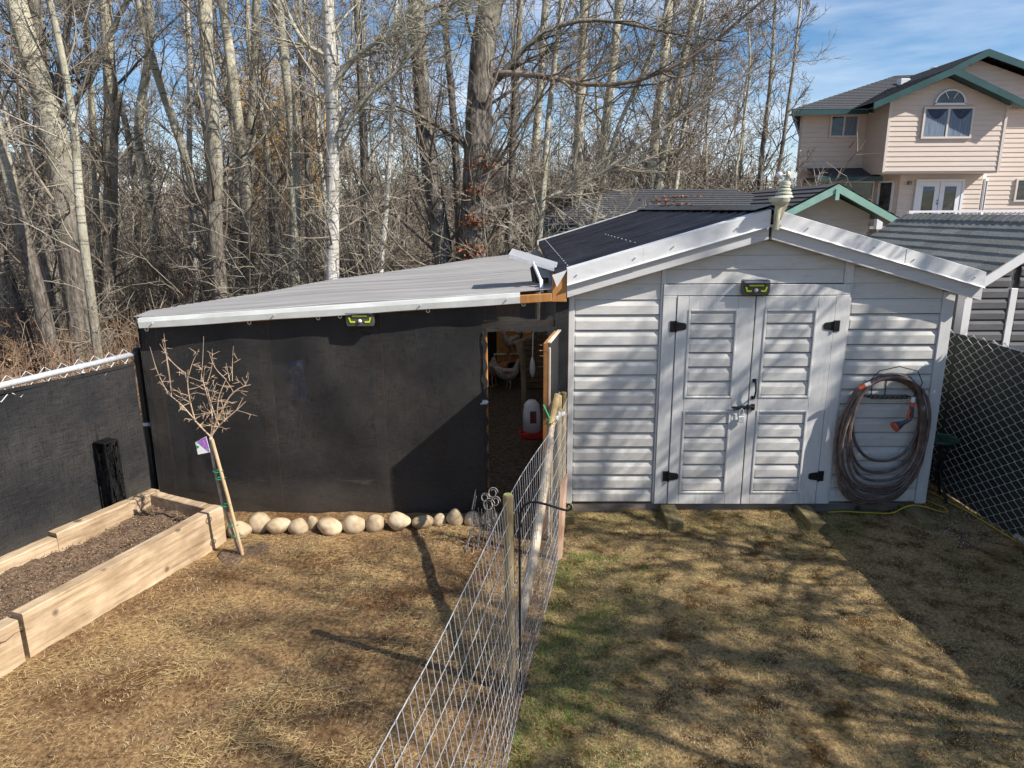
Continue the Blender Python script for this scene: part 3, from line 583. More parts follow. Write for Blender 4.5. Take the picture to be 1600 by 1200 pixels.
brush('undergrowth', 'pale tangle of bare saplings between the poplars', 120, (12.5, 22), (-.82, .05), (1.4, 5.0), 3, 'twig_pale', 23, .0058)
brush('undergrowth', 'thicket of bare brown twigs behind the garage roof', 190, (21.5, 31), (-.1, .366), (2.6, 5.6), 5, 'twig_far', 24, .010)
brush('far_wood', 'far mass of bare brown wood closing the view behind the trees', 420, (24, 64), (-.86, .36), (2.8, 6.4), 5, 'twig_far', 25, .019, 5, 3, 'woodland')
def willow():
    t = thing('willow_tree', (-10.6, 32, 0), 'golden willow with drooping yellow twigs far behind the bare poplars', 'tree')
    g = np.random.default_rng(31); n = 10; z = np.linspace(-.1, 4.5, n); P = np.stack([-10.6+z*.02, 32+z*0, z], -1); Rr = np.linspace(.3, .16, n)
    V, F = knobby(P, Rr, 10, g); link('trunk', fast_mesh('trunk', V, F, MT['poplar_dark'], True), t)
    A, a = spawn(P[None], Rr[None], 40, .3, 1, 5.2, (.3, .8), .22, 8, .12, .4, .03, g, 0)
    B, b = spawn(A, a, 14, .2, 1, 2.0, (.5, 1.2), -.22, 6, .12, .4, .014, g, .2); C, c = spawn(B, b, 5, .1, 1, 1.1, (.2, .7), -.35, 4, .1, .6, .011, g, 0)
    V, F = merge([tubes(A, a, 4), tubes(B, b, 3), tubes(C, c, 3)]); link('crown', fast_mesh('crown', V, F, MT['willow']), t)
willow()
# fallen leaves
def leaves():
    g = np.random.default_rng(41); n = 42000; x = g.uniform(-16, 3.5, n*3); y = 6.2+20*g.uniform(0, 1, n*3)**1.6
    ed = np.interp(x, [-60, -12, -4.9, -3.9, -1.83, .2, .21, 9.5], [5.5, 5.8, 6.6, 6.9, 9.3, 12.2, 12.5, 21.3])
    k = (y > ed)&(np.abs(x) < .95*y); x = x[k][:n]; y = y[k][:n]; n = len(x); z = g.uniform(.02, .12, n)
    p = np.stack([x, y, z+.02], -1); d1 = nrm(g.normal(size=(n, 3))*np.array([1, 1, .5]))*g.uniform(.025, .055, (n, 1)); d2 = nrm(np.cross(d1, np.array([0, 0, 1.])+g.normal(0, .5, (n, 3))))*g.uniform(.018, .035, (n, 1))
    V = np.stack([p-d1, p+d2, p+d1, p-d2], 1).reshape(-1, 3); F = np.arange(4*n).reshape(-1, 4)
    tag(link('fallen_leaves', fast_mesh('fallen_leaves', V, F, MT['leaf'])), 'brown fallen leaves lying over the wood floor', 'leaves', kind='stuff')
leaves()


# ================================================================== GARDEN SHED
YW = 6.057                                    # front wall plane
shed = thing('garden_shed', (2.05, YW, 0), 'grey-white clad garden shed with double doors and a black corrugated gable roof', 'shed')
XL, XR, PK = .41, 3.70, 2.055
def roof_z(x, y=5.9):                         # top of roof covering
    f = (y-5.9)/6.0
    return 2.70+.02*f-(.287+.012*f)*abs(x-PK)
def lap_board(x0, x1, z0, h, y, d=.024, ch=.014, name='siding_board', parent=None, mat='siding', ztop=None):
    """one lapped board: sloping upper band, flat lower band, under-lip; small return at each end"""
    b = MB(); zt = z0+h if ztop is None else ztop
    zm = z0+h*.62 if zt > z0+h*.7 else z0+(zt-z0)*.6
    prof = [(zt-.001, y-.004), (zm, y-d), (z0+.010, y-d), (z0+.007, y-d*.8), (z0+.012, y+.004)]
    rows = []
    for x, k in ((x0, 1), (x0+.001, .25), (x0+ch, 0), (x1-ch, 0), (x1-.001, .25), (x1, 1)):
        rows.append([(x, yy+(y-.002-yy)*k if yy < y else yy, z) for z, yy in prof])
    b.grid(rows); return build(b, name, MT[mat], parent)
core = MB()
core.prism([(XL+.02, YW+.012, .085), (XR-.02, YW+.012, .085), (XR-.02, YW+.012, roof_z(XR)-.12), (PK, YW+.012, roof_z(PK)-.10), (XL+.02, YW+.012, roof_z(XL)-.12)], (0, 5.75, 0))
MT['core'] = simple('shadow_gap_sheathing', [(.06,.06,.065),(.09,.09,.095)], 4, rough=.9, bstr=0)
build(core, 'wall', MT['core'], shed)
pitch = .1335
def under_roof(x): return roof_z(x)-.235
for (a, b_, hb) in ((.462, 1.196, 0), (2.826, 3.602, 0)):
    z = .088; k = 0
    while True:
        zl = min(under_roof(a), under_roof(b_))
        top = z+pitch
        zmax = max(under_roof(a), under_roof(b_))
        if z > zmax-.01: break
        if top <= zl: lap_board(a, b_, z, pitch, YW, parent=shed)
        else:                                  # raked top boards: trapezium, flat
            m = MB(); xs = np.linspace(a, b_, 9); lo = [(x, YW-.018, min(z+.003, under_roof(x)+.03)) for x in xs]; hi = [(x, YW-.006, min(top, under_roof(x)+.03)) for x in xs]
            m.grid([lo, hi]); m.grid([lo, [(x, YW+.002, q) for x, _, q in lo]]); build(m, 'siding_board', MT['siding'], shed)
        z = top; k += 1
z = 2.092                                       # wide boards of the gable above the doors
while z < 2.46:
    top = z+.118; m = MB(); xs = np.linspace(1.246, 2.744, 15)
    lo = [(x, YW-.018, min(z+.003, under_roof(x)+.03)) for x in xs]; hi = [(x, YW-.006, min(top, under_roof(x)+.03)) for x in xs]
    m.grid([lo, hi]); m.grid([lo, [(x, YW+.002, q) for x, _, q in lo]]); build(m, 'siding_board', MT['siding'], shed); z = top
def trim(x0, x1, z0, z1, y0=YW-.034, y1=YW+.01, nm='trim_board', mat='door', par=None, bev=.003):
    return build(MB().box(x0, x1, y0, y1, z0, z1), nm, MT[mat], par or shed, bev)
trim(.41, .460, .08, under_roof(.43)+.01); trim(3.604, 3.70, .08, under_roof(3.65)+.01, YW-.036)
trim(1.198, 1.242, 2.088, under_roof(1.22)+.02, YW-.028); trim(2.748, 2.824, 2.088, under_roof(2.77)+.02, YW-.028)
trim(1.198, 1.215, .08, 2.086, YW-.030); trim(2.808, 2.824, .08, 2.086, YW-.030)
trim(1.217, 1.334, .08, 1.992, YW-.040); trim(2.692, 2.806, .08, 1.992, YW-.040); trim(1.217, 2.806, 1.994, 2.086, YW-.040)
for x_ in (XL, XR-.018): build(MB().box(x_, x_+.018, YW+.012, YW+5.78, .08, roof_z(XR)-.1), 'side_wall', MT['siding'], shed)
def door(x0, x1, left):
    d = build(MB().box(x0+.01, x1-.01, YW-.022, YW-.004, .085, 1.985), 'door', MT['core'], shed)
    yf = YW-.046
    px0, px1 = (x0+.100, x1-.145) if left else (x0+.078, x1-.150)
    def rail(a, b_, c, e): build(MB().box(a, b_, yf, YW-.023, c, e), 'rail', MT['door'], d, .0025)
    rail(x0+.003, px0, .082, 1.987); rail(px1, x1-.003, .082, 1.987)
    for zz in ((.082, .185), (.975, 1.088), (1.878, 1.987)): rail(px0+.0015, px1-.0015, *zz)
    for z0, z1 in ((.185, .975), (1.088, 1.878)):
        w = .020
        for a, b_, c, e in ((px0, px0+w, z0, z1), (px1-w, px1, z0, z1), (px0+w, px1-w, z0, z0+w), (px0+w, px1-w, z1-w, z1)):
            build(MB().box(a, b_, yf-.007, yf+.018, c, e), 'moulding', MT['door'], d, .004)
        h = (z1-z0-2*w)/5.85; z = z0+w-.15*h*0
        while z < z1-w-.01:
            lap_board(px0+w, px1-w, z, h, YW-.024, .018, .016, 'panel_board', d, 'siding', min(z+h, z1-w)); z += h
    hx = x0 if left else x1; s = 1 if left else -1
    for hz in (1.728, .352):
        h_ = build(MB().box(min(hx-.052*s, hx-.002*s), max(hx-.052*s, hx-.002*s), YW-.047, YW-.041, hz-.048, hz+.048), 'hinge', MT['black_iron'], d, .001)
        m = MB(); m.prism([(hx, yf-.006, hz-.040), (hx+.075*s, yf-.006, hz-.030), (hx+.088*s, yf-.006, hz-.018), (hx+.088*s, yf-.006, hz+.018), (hx+.075*s, yf-.006, hz+.030), (hx, yf-.006, hz+.040)], (0, .005, 0))
        m.tube([(hx, yf-.010, hz-.05), (hx, yf-.010, hz+.05)], .008, 8)
        for q in ((.02, .02), (.02, -.02), (.055, 0)): m.lathe((hx+q[0]*s, yf-.007, hz+q[1]), [(.004, 0), (.004, .001)], 6)
        build(m, 'hinge_strap', MT['black_iron'], d)
    return d
dl = door(1.336, 2.006, True); dr = door(2.010, 2.690, False)
hm = MB(); hy = YW-.046
hm.tube([(2.045, hy, 1.245), (2.045, hy-.045, 1.235), (2.048, hy-.055, 1.17), (2.045, hy-.045, 1.105), (2.045, hy, 1.095)], .0085, 8); hm.box(2.03, 2.062, hy-.006, hy, 1.232, 1.262); hm.box(2.03, 2.062, hy-.006, hy, 1.078, 1.108)
build(hm, 'handle', MT['black_iron'], dr)
lm = MB(); lm.box(1.935, 1.985, hy-.010, hy, .985, 1.02).tube([(1.86, hy-.02, 1.008), (2.06, hy-.02, 1.010)], .009, 8).box(1.995, 2.012, hy-.034, hy, .985, 1.03).box(2.035, 2.062, hy-.02, hy, .98, 1.035).tube([(1.90, hy-.02, 1.008), (1.87, hy-.05, .985)], .007, 6).box(1.893, 1.925, hy-.030, hy-.004, .985, 1.012)
build(lm, 'latch', MT['black_iron'], dl)
pk_ = MB(); pk_.tube([(1.928, hy-.030, .93), (1.928, hy-.030, .985), (1.945, hy-.030, 1.0), (1.962, hy-.030, .985), (1.962, hy-.030, .93)], .0042, 6); build(pk_.box(1.918, 1.972, hy-.042, hy-.018, .872, .930), 'padlock', MT['galv'], dl, .004)
# rake boards and metal flashing
def rake(sx, x_end, gap):
    xs = [PK+.012*sx, x_end]
    def rz(x): return roof_z(x)
    lo = MB(); lo.prism([(xs[0], 5.925, rz(xs[0])-.118), (xs[1], 5.925, rz(xs[1])-.118), (xs[1], 5.925, rz(xs[1])-.232), (xs[0], 5.925, rz(xs[0])-.232)], (0, .035, 0)); build(lo, 'rake_board', MT['rake'], shed, .004)
    segs = [(xs[0], xs[0]+(xs[1]-xs[0])*.62), (xs[0]+(xs[1]-xs[0])*.62+.002*sx, xs[1])]
    for j, (a, b_) in enumerate(segs):
        o_ = -.0025*j; m = MB()
        for y0, y1, t0, t1 in ((5.914+o_, 5.918+o_, .004, -.112),):
            m.prism([(a, y0, rz(a)+t0), (b_, y0, rz(b_)+t0), (b_, y0, rz(b_)+t1), (a, y0, rz(a)+t1)], (0, y1-y0, 0))
        m.prism([(a, y0, rz(a)-.112), (b_, y0, rz(b_)-.112), (b_, y0-.022, rz(b_)-.124), (a, y0-.022, rz(a)-.124)], (0, .0, -.003))
        m.prism([(a, y0, rz(a)+.004), (b_, y0, rz(b_)+.004), (b_, y0+.09, rz(b_)+.016), (a, y0+.09, rz(a)+.016)], (0, 0, .003))
        build(m, 'flashing', MT['fascia'], shed)
    for f in (.16, .47, .66, .95): 
        x = xs[0]+(xs[1]-xs[0])*f; build(MB().tube([(x, 5.913, rz(x)-.06), (x, 5.900, rz(x)-.06)], .006, 6), 'screw', MT['galv'], shed)
rake(-1, .385, 0); rake(1, 3.858, 0)
sl = MB().prism([(.384, 5.912, roof_z(.384)+.004), (.26, 5.912, roof_z(.26)-.004), (.30, 5.912, roof_z(.30)-.115)], (0, .003, 0)); build(sl, 'flashing', MT['fascia'], shed)
# corrugated covering: left slope black corrugated, right slope the same
def corrugated(sx, xe):
    n = 330; ys = np.linspace(6.0, 11.85, n); rows = []
    for fx in (0, .33, .66, 1):
        x = PK+(xe-PK)*fx; rows.append([(x, y, roof_z(x, y)+.008+.024*(1-2*abs(math.sin(math.pi*y/.28))**.7)) for y in ys])
    m = MB(); m.grid(rows); m.grid([[(x, y, z-.022) for x, y, z in r] for r in rows]); build(m, 'corrugated_sheet', MT['black_corr'], shed, 0, True)
corrugated(-1, .29); corrugated(1, 3.86)
deck = MB()
for sx, xe in ((-1, .31), (1, 3.84)):
    deck.prism([(PK, 5.965, roof_z(PK)-.03), (xe, 5.965, roof_z(xe)-.03), (xe, 5.965, roof_z(xe)-.09), (PK, 5.965, roof_z(PK)-.09)], (0, 5.85, .005))
build(deck, 'roof_deck', MT['skirt'], shed)
cap = MB()
for sx in (-1, 1): cap.prism([(PK, 5.95, 2.742), (PK+sx*.14, 5.95, 2.702), (PK+sx*.14, 5.95, 2.698), (PK, 5.95, 2.738)], (0, 5.93, .02))
build(cap, 'ridge_cap', MT['black_corr'], shed)
rk = MB().prism([(PK, 11.87, 2.755), (.27, 11.87, roof_z(.27, 11.87)+.045), (.27, 11.87, roof_z(.27, 11.87)-.03), (PK, 11.87, 2.66)], (0, .05, 0)); build(rk, 'rear_flashing', MT['fascia'], shed)
for row_x in (1.02, .40, 1.98):
    for k in range(24 if row_x != 1.02 else 9):
        y = 6.14+.28*(k if row_x != 1.02 else k+1)
        if y < 11.8: build(MB().lathe((row_x, y, roof_z(row_x, y)+.018), [(.007, 0), (.007, .004), (.003, .007)], 6), 'screw', MT['galv'], shed)
build(MB().box(.262, .384, 5.93, 5.985, 1.955, roof_z(.30)-.012), 'rafter_end', MT['orange_wood'], shed, .004)
# skirt beam and skids
build(MB().box(.44, 3.68, YW-.008, YW+.05, -.06, .078), 'skirt_beam', MT['skirt'], shed, .004)
for x, y0, x1 in ((1.335, 5.64, 1.42), (2.565, 5.64, 2.66), (3.53, 5.66, 3.60)):
    m = MB(); w = .070; m.hexa([(x-w, y0, -.05), (x+w, y0, -.05), (x1+w-.06, 7.5, -.05), (x1-w-.06, 7.5, -.05), (x-w, y0-.012, .073), (x+w, y0-.012, .073), (x1+w-.06, 7.5, .073), (x1-w-.06, 7.5, .073)]); build(m, 'skid', MT['old_wood'], shed, .006)
build(MB().box(.33, .47, 5.76, 6.5, -.05, .070), 'skid', MT['old_wood'], shed, .006)

# ------------------------------------------------------------------ weather station on the peak
ws = thing('weather_station', (2.09, 5.88, 2.45), 'beige plastic weather station with wind cups on the peak of the shed roof', 'weather station')
build(MB().tube([(2.075, 5.872, 2.555), (2.075, 5.872, 2.72)], .027, 12).box(2.035, 2.115, 5.862, 5.910, 2.575, 2.60), 'post', MT['grime'], ws, 0, False)
build(MB().prism([(2.085, 5.865, 2.70), (2.14, 5.865, 2.80), (2.175, 5.865, 2.80), (2.11, 5.865, 2.64)], (0, .02, 0)).tube([(2.075, 5.872, 2.70), (2.09, 5.872, 2.80)], [.028, .036], 10), 'bracket', MT['grime'], ws)
build(MB().lathe((2.085, 5.87, 2.765), [(.03, 0), (.085, .035), (.098, .07), (.092, .078)], 24), 'rain_funnel', MT['beige_plastic'], ws, 0, False)
for k in range(4): build(MB().lathe((2.12, 5.87, 2.835+.030*k), [(.082-.011*k, 0), (.080-.011*k, .012), (.062-.011*k, .026)], 22), 'shield_plate', MT['beige_plastic'], ws)
build(MB().lathe((2.128, 5.87, 2.945), [(.045, 0), (.04, .03), (.014, .042), (.013, .085)], 18), 'sensor_head', MT['beige_plastic'], ws)
for q, mm in ((.4, 'white_plastic'), (2.6, 'white_plastic'), (4.6, 'beige_plastic')):
    c = Vector((2.128+.062*math.cos(q), 5.87+.062*math.sin(q), 3.032)); m = MB().tube([(2.128, 5.87, 3.03), c], .006, 6)
    t = Vector((-math.sin(q), math.cos(q), 0)); rows = []
    for a in range(6): th = a*math.pi/2/5; rows.append([c+t*(.032*math.cos(th)*1.0-.01)+(Vector((0,0,1))*math.cos(p_)+Vector((math.cos(q), math.sin(q), 0))*math.sin(p_))*.030*math.sin(th) for p_ in [2*math.pi*i/12 for i in range(12)]])
    m.grid(rows, True); build(m, 'wind_cup', MT[mm], ws, 0, True)
build(MB().box(2.145, 2.19, 5.83, 5.85, 3.0, 3.055).tube([(2.128, 5.87, 3.03), (2.165, 5.84, 3.03)], .006, 6), 'wind_vane', MT['white_plastic'], ws, .002)

# ------------------------------------------------------------------ solar lights
def solar_light(x0, x1, z0, z1, y, label):
    t = thing('solar_light', ((x0+x1)/2, y, z0), label, 'lamp', 'solar lights on the walls'); w = x1-x0; h = z1-z0; cx = (x0+x1)/2
    m = MB(); m.prism([(x0+.012, y, z0), (x1-.012, y, z0), (x1, y, z0+.03), (x1, y, z1-.012), (x1-.008, y, z1), (x0+.008, y, z1), (x0, y, z1-.012), (x0, y, z0+.03)], (0, -.062, 0)); build(m, 'housing', MT['housing'], t, .005)
    m = MB(); m.prism([(x0+.01, y-.01, z1+.001), (x1-.01, y-.01, z1+.001), (x1-.01, y-.085, z1-.022), (x0+.01, y-.085, z1-.022)], (0, 0, .006)); build(m, 'solar_panel', MT['panel_blue'], t)
    yy = y-.0635; m = MB(); m.box(cx-w*.26, cx+w*.26, yy-.004, yy+.001, z0+h*.60, z0+h*.70); build(m, 'led_bar', MT['led'], t)
    for s in (-1, 1):
        m = MB(); a = cx+s*w*.40; b_ = cx+s*w*.34; c = cx+s*w*.17
        m.prism([(a, yy, z0+h*.56), (b_, yy, z0+h*.24), (c, yy, z0+h*.24), (c, yy, z0+h*.34), (b_-s*.006, yy, z0+h*.34), (a-s*.013, yy, z0+h*.56)], (0, -.004, 0)); build(m, 'led_bar', MT['led'], t)
    m = MB(); rows = []
    for a in range(6): th = a*math.pi/2/5; rows.append([(cx+.017*math.sin(th+.001)*math.cos(p_), yy-.017*math.cos(th), z0+h*.34+.017*math.sin(th+.001)*math.sin(p_)) for p_ in [2*math.pi*i/12 for i in range(12)]])
    m.grid(rows, True); build(m, 'motion_sensor', MT['milky'], t, 0, True)
    return t
MT['housing'] = simple('smoked_plastic_housing', [(.055,.055,.048),(.085,.085,.07)], 6, rough=.25, bstr=0)
MT['panel_blue'] = simple('small_solar_cell', [(.16,.17,.24),(.30,.31,.38)], 60, (4,1,1), .15, 0, lo=.45, hi=.55)
MT['led'] = simple('yellow_led_cover', [(.50,.62,.02),(.60,.72,.04)], 3, rough=.35, bstr=0)
solar_light(-1.500, -1.255, 1.752, 1.890, 5.985, 'solar light with yellow strips under the white edge of the coop roof')
solar_light(1.866, 2.100, 2.000, 2.128, YW-.040, 'solar light with yellow strips above the double doors of the shed')

ws.scale = (.9, .9, .90)

# ================================================================== CHICKEN COOP
coop = thing('chicken_coop', (-1.5, 6.0, 0), 'low chicken coop wrapped in black shade fabric with a clear corrugated roof', 'chicken coop')
def cz(x): return 2.035+.0625*(x-.2)           # roof plane
YC = 6.0
# outline of the floor plan: trapezium that narrows to the left front corner
BK = [(-3.36, 6.35), (-1.95, 9.0), (.27, 11.85)]
def wall_sheet(x0, x1, z0f, z1f, nx, nz_, y=YC, seed=0):
    m = MB(); rows = []
    for i in range(nz_):
        r = []
        for j in range(nx):
            x = x0+(x1-x0)*j/(nx-1); za = z0f(x); zb = z1f(x); z = za+(zb-za)*i/(nz_-1)
            r.append((x, y+.010*math.sin(3.1*x+seed)+.006*math.sin(7*x+3*z)+.003*math.sin(17*z+2*x)+.007*max(0,z-1.0)*math.sin(11*x)+.004*math.sin(23*x+9*z)*max(0,.5-z), z))
        rows.append(r)
    m.grid(rows); return m
top = lambda x: cz(x)-.055
o1 = build(wall_sheet(-3.335, -.312, lambda x: -.02, top, 60, 24), 'shade_fabric', MT['screen'], coop, 0, True)
build(wall_sheet(-.310, .292, lambda x: 1.70, top, 14, 6), 'shade_fabric', MT['screen'], coop, 0, True)
build(wall_sheet(.294, .405, lambda x: -.02, lambda x: 1.975, 6, 24, YC-.008), 'shade_fabric', MT['screen2'], coop, 0, True)
# ragged edge flaps round the opening
fl = MB(); g5 = random.Random(3)
zs = np.linspace(.05, 1.70, 46); fl.grid([[(-.335, YC-.012, z) for z in zs], [(-.306+.012*math.sin(z*37)+g5.uniform(-.006, .008), YC-.014-.004*math.sin(z*21), z) for z in zs]])
xs = np.linspace(-.31, .30, 20); fl.grid([[(x, YC-.012, 1.735) for x in xs], [(x, YC-.014, 1.692+g5.uniform(-.010, .006)) for x in xs]])
build(fl, 'fabric_edge', MT['screen2'], coop)
hem = MB(); xs = np.linspace(-3.33, .40, 50); hem.grid([[(x, YC-.006, top(x)-.035+.003*math.sin(9*x)) for x in xs], [(x, YC-.012, top(x)-.018) for x in xs], [(x, YC-.006, top(x)) for x in xs]]); build(hem, 'hem', MT['screen2'], coop, 0, True)
# frame timbers
for x, y in ((-3.29, 6.05), (-2.3, 6.05), (-1.3, 6.05)): build(MB().box(x-.02, x+.07, y, y+.045, 0, cz(x)-.06), 'stud', MT['coop_wood'], coop)
build(MB().box(-.335, -.298, 6.008, 6.09, 0, 1.75), 'door_post', MT['orange_wood'], coop, .003)
build(MB().box(.315, .395, 6.008, 6.09, 0, 1.95), 'door_post', MT['orange_wood'], coop, .003)
build(MB().box(-.335, .395, 6.03, 6.09, 1.715, 1.78), 'lintel', MT['orange_wood'], coop, .003)
pf = MB(); a = Vector((-3.25, 5.95, cz(-3.25)-.045)); b_ = Vector((.26, 5.95, cz(.26)-.045)); build(pf.bar(a, b_, .05, .07), 'front_plate', MT['orange_wood'], coop, .004)
fr = MB(); xs = np.linspace(-3.275, -.01, 30)
fr.grid([[(x, 5.905, cz(x)-.072+.003*math.sin(5*x)) for x in xs], [(x, 5.898, cz(x)-.02) for x in xs], [(x, 5.905+.004*math.sin(8*x), cz(x)+.012) for x in xs], [(x, 5.99, cz(x)+.019) for x in xs]]); build(fr, 'edge_flashing', MT['cream_flash'] if 'cream_flash' in MT else MT['fascia'], coop)
for x in (-3.15, -2.1, -.85, -.12): build(MB().tube([(x, 5.90, cz(x)-.035), (x, 5.888, cz(x)-.035)], .006, 6), 'screw', MT['galv'], coop)
for x in (-3.25, -2.35, -1.75, -1.56, -.80, .02):
    z = cz(x)-.095; m = MB(); m.tube([(x+.014*math.cos(q), YC-.022, z+.014*math.sin(q)) for q in np.linspace(0, 2*math.pi, 13)], .0045, 6, False); build(m, 'grommet', MT['white_plastic'], coop)
# clear roof: corrugations run down the slope, sheets overlap
def m_poly():
    m, nt, p = new_mat('clear_corrugated_plastic'); gco = wcoords(nt)
    n = noise(nt, wcoords(nt, (.35, 4.5, 1)), 1.7, 6, .6); r = ramp(nt, [(.34, (.40,.385,.37)), (.5, (.50,.485,.475)), (.64, (.62,.605,.59))]); nt.links.new(n, r.inputs[0])  # light and dark bands of the corrugations put into the colour
    nt.links.new(r.outputs[0], p.inputs['Base Color']); p.inputs['Roughness'].default_value = .28; p.inputs['Specular IOR Level'].default_value = .5
    tl = nt.nodes.new('ShaderNodeBsdfTranslucent'); tl.inputs[0].default_value = (.55,.54,.54,1); ms = nt.nodes.new('ShaderNodeMixShader'); ms.inputs[0].default_value = .40
    tr = nt.nodes.new('ShaderNodeBsdfTransparent'); m2 = nt.nodes.new('ShaderNodeMixShader'); m2.inputs[0].default_value = .10; tr.inputs[0].default_value = (.9,.9,.9,1)
    nt.links.new(p.outputs[0], ms.inputs[1]); nt.links.new(tl.outputs[0], ms.inputs[2]); nt.links.new(ms.outputs[0], m2.inputs[1]); nt.links.new(tr.outputs[0], m2.inputs[2]); nt.links.new(m2.outputs[0], nt.nodes['Material Output'].inputs[0]); return m
MT['poly'] = m_poly()
def back_y(x): return float(np.interp(x, [p[0] for p in BK], [p[1] for p in BK]))
def left_x(y): return float(np.interp(y, [5.9]+[p[1] for p in BK], [-3.27]+[p[0] for p in BK]))
def clear_sheet(ya, yb, dz):
    n = int((yb-ya)/.0085)+2; ys = np.linspace(ya, yb, n); rows = []
    for k in range(15):
        rows.append([(left_x(y)-.05+(.31-left_x(y)+.05)*k/14, y, 0) for y in ys])
    rows = [[(x, y, cz(x)+.022+dz+.005*math.sin(2*math.pi*y/.076)+.006*math.sin(3*x+y)) for x, y, _ in r] for r in rows]
    build(MB().grid(rows), 'clear_sheet', MT['poly'], coop, 0, True)
ye = 5.93
for k in range(9):
    clear_sheet(ye, min(ye+.72, 11.85), .006*(k % 2)); ye += .66
for k, y in enumerate((6.8, 7.6, 8.5, 9.4, 10.3, 11.2)):
    x0 = left_x(y); build(MB().bar((x0, y, cz(x0)-.045), (.25, y, cz(.25)-.045), .04, .09), 'rafter', MT['coop_wood'], coop)
# back fabric walls and side
for (xa, ya), (xb, yb) in zip([(-3.34, 6.0)]+BK[:-1], BK):
    m = MB(); m.grid([[(xa+(xb-xa)*t, ya+(yb-ya)*t, 0) for t in (0, .5, 1)], [(xa+(xb-xa)*t, ya+(yb-ya)*t, cz(xa+(xb-xa)*t)-.04) for t in (0, .5, 1)]]); build(m, 'shade_fabric', MT['screen2'], coop)
build(MB().poly([(-3.33,6.02,.012),(.40,6.02,.012),(.40,11.8,.012),(.25,11.8,.012),(-1.95,8.98,.012),(-3.34,6.34,.012)]), 'litter_floor', MT['litter'], coop)
# inner boards seen through the opening
for k in range(11):
    z = .04+.085*k; build(MB().box(.0, .40, 10.56, 10.585, z, z+.066), 'board', MT['coop_wood'], coop)
build(MB().box(-.62, -.02, 11.0, 11.03, .35, 1.35), 'plywood_panel', MT['orange_wood'], coop)
build(MB().box(.02, .14, 9.3, 9.42, 1.02, 1.12), 'nest_block', MT['orange_wood'], coop, .005)
build(MB().tube([(.07, 9.0, 0), (.035, 9.0, .12), (.03, 9.0, .5), (.01, 9.0, .85), (-.03, 9.0, 1.05)], [.06, .04, .035, .04, .06], 9).tube([(-.1, 9, 1.02), (.18, 9.02, 1.12)], .035, 8), 'roost_log', MT['coop_log'], coop, 0, True)
# open door leaf, hinged on the right of the opening
dv = Vector((.187-.300, 5.395-5.99, 0)).normalized(); dn = Vector((dv.y, -dv.x, 0))
if dn.x > 0: pass
Hn = Vector((.303, 5.985, 0)); Wd = .60
leaf = build(MB().bar(Hn+Vector((0,0,1.665)), Hn+dv*Wd+Vector((0,0,1.665)), .038, .07), 'door', MT['orange_wood'], coop, .003)
build(MB().bar(Hn+Vector((0,0,.08)), Hn+dv*Wd+Vector((0,0,.08)), .038, .07), 'rail', MT['orange_wood'], leaf, .003)
def stile(d): 
    c = Hn+dv*d; m = MB().bar(c+Vector((0,0,.118)), c+Vector((0,0,1.628)), .038, .066, (dv.x, dv.y, 0)); return m
build(stile(Wd-.034), 'stile', MT['orange_wood'], leaf, .003); build(stile(.034), 'stile', MT['orange_wood'], leaf, .003)
sgn = 1 if (Vector((1,0,0)).dot(Vector((-dv.y, dv.x, 0))) > 0) else -1
nv = Vector((-dv.y, dv.x, 0))*sgn
f0 = Hn+nv*.021; f1 = Hn+dv*Wd+nv*.021
build(MB().grid([[f0+(f1-f0)*t+Vector((0,0,.05))+nv*.004*math.sin(t*9) for t in np.linspace(0, 1, 8)], [f0+(f1-f0)*t+Vector((0,0,1.695)) for t in np.linspace(0, 1, 8)]]), 'fabric', MT['screen2'], leaf)
pw = Hn+dv*(Wd-.02)+nv*.028; build(MB().bar(pw+Vector((0,0,.06)), pw+Vector((0,0,1.66)), .014, .03, (dv.x, dv.y, 0)).bar(Hn+nv*.026+Vector((0,0,1.705)), Hn+dv*Wd+nv*.026+Vector((0,0,1.705)), .030, .010), 'trim', MT['pale_wood'], leaf, .001)
for z, x in ((1.13, .33), (1.02, .32)):
    build(MB().box(x-.02, x+.035, 5.945, 5.985, z-.018, z+.018).tube([(x, 5.96, z-.03), (x, 5.96, z+.03)], .008, 6), 'hinge', MT['galv'], coop, .002)
build(MB().box(-.345, -.30, 5.955, 5.985, 1.05, 1.085).tube([(-.36, 5.95, 1.055), (-.29, 5.95, 1.075)], .008, 6), 'latch', MT['galv'], coop, .002)

# things inside the coop
fd = thing('poultry_drinker', (.105, 7.6, .0), 'white plastic poultry drinker with a red base inside the coop opening', 'drinker')
build(MB().lathe((.115, 7.6, .285), [(.10, 0), (.098, .2), (.085, .31), (.05, .355), (.02, .36)], 20), 'tank', MT['milky'], fd, 0, True)
build(MB().lathe((.115, 7.6, .215), [(.10, 0), (.135, .012), (.140, .055), (.130, .055), (.122, .02), (.09, .02)], 22), 'base', MT['red'], fd, 0, False)
build(MB().tube([(.115-.07, 7.6, .60), (.085, 7.6, .68), (.145, 7.6, .68), (.185, 7.6, .60)], .005, 6), 'handle', MT['black_iron'], fd)
build(MB().lathe((.115, 7.6, .0), [(.13, 0), (.13, .06), (.125, .14), (.12, .213)], 12), 'stand', MT['coop_wood'], fd)
build(MB().box(.095, .165, 7.497, 7.502, .40, .54), 'printed_label', MT['label_dark'] if 'label_dark' in MT else MT['black_iron'], fd)
hl = thing('hanging_bulb', (.135, 8.3, 1.0), 'pale bulb-shaped float hanging on a thin hose inside the coop', 'float')
build(MB().tube([(.18, 8.3, 1.95), (.175, 8.3, 1.35), (.14, 8.3, 1.28), (.135, 8.3, .98)], .007, 6), 'cord', MT['white_plastic'], hl)
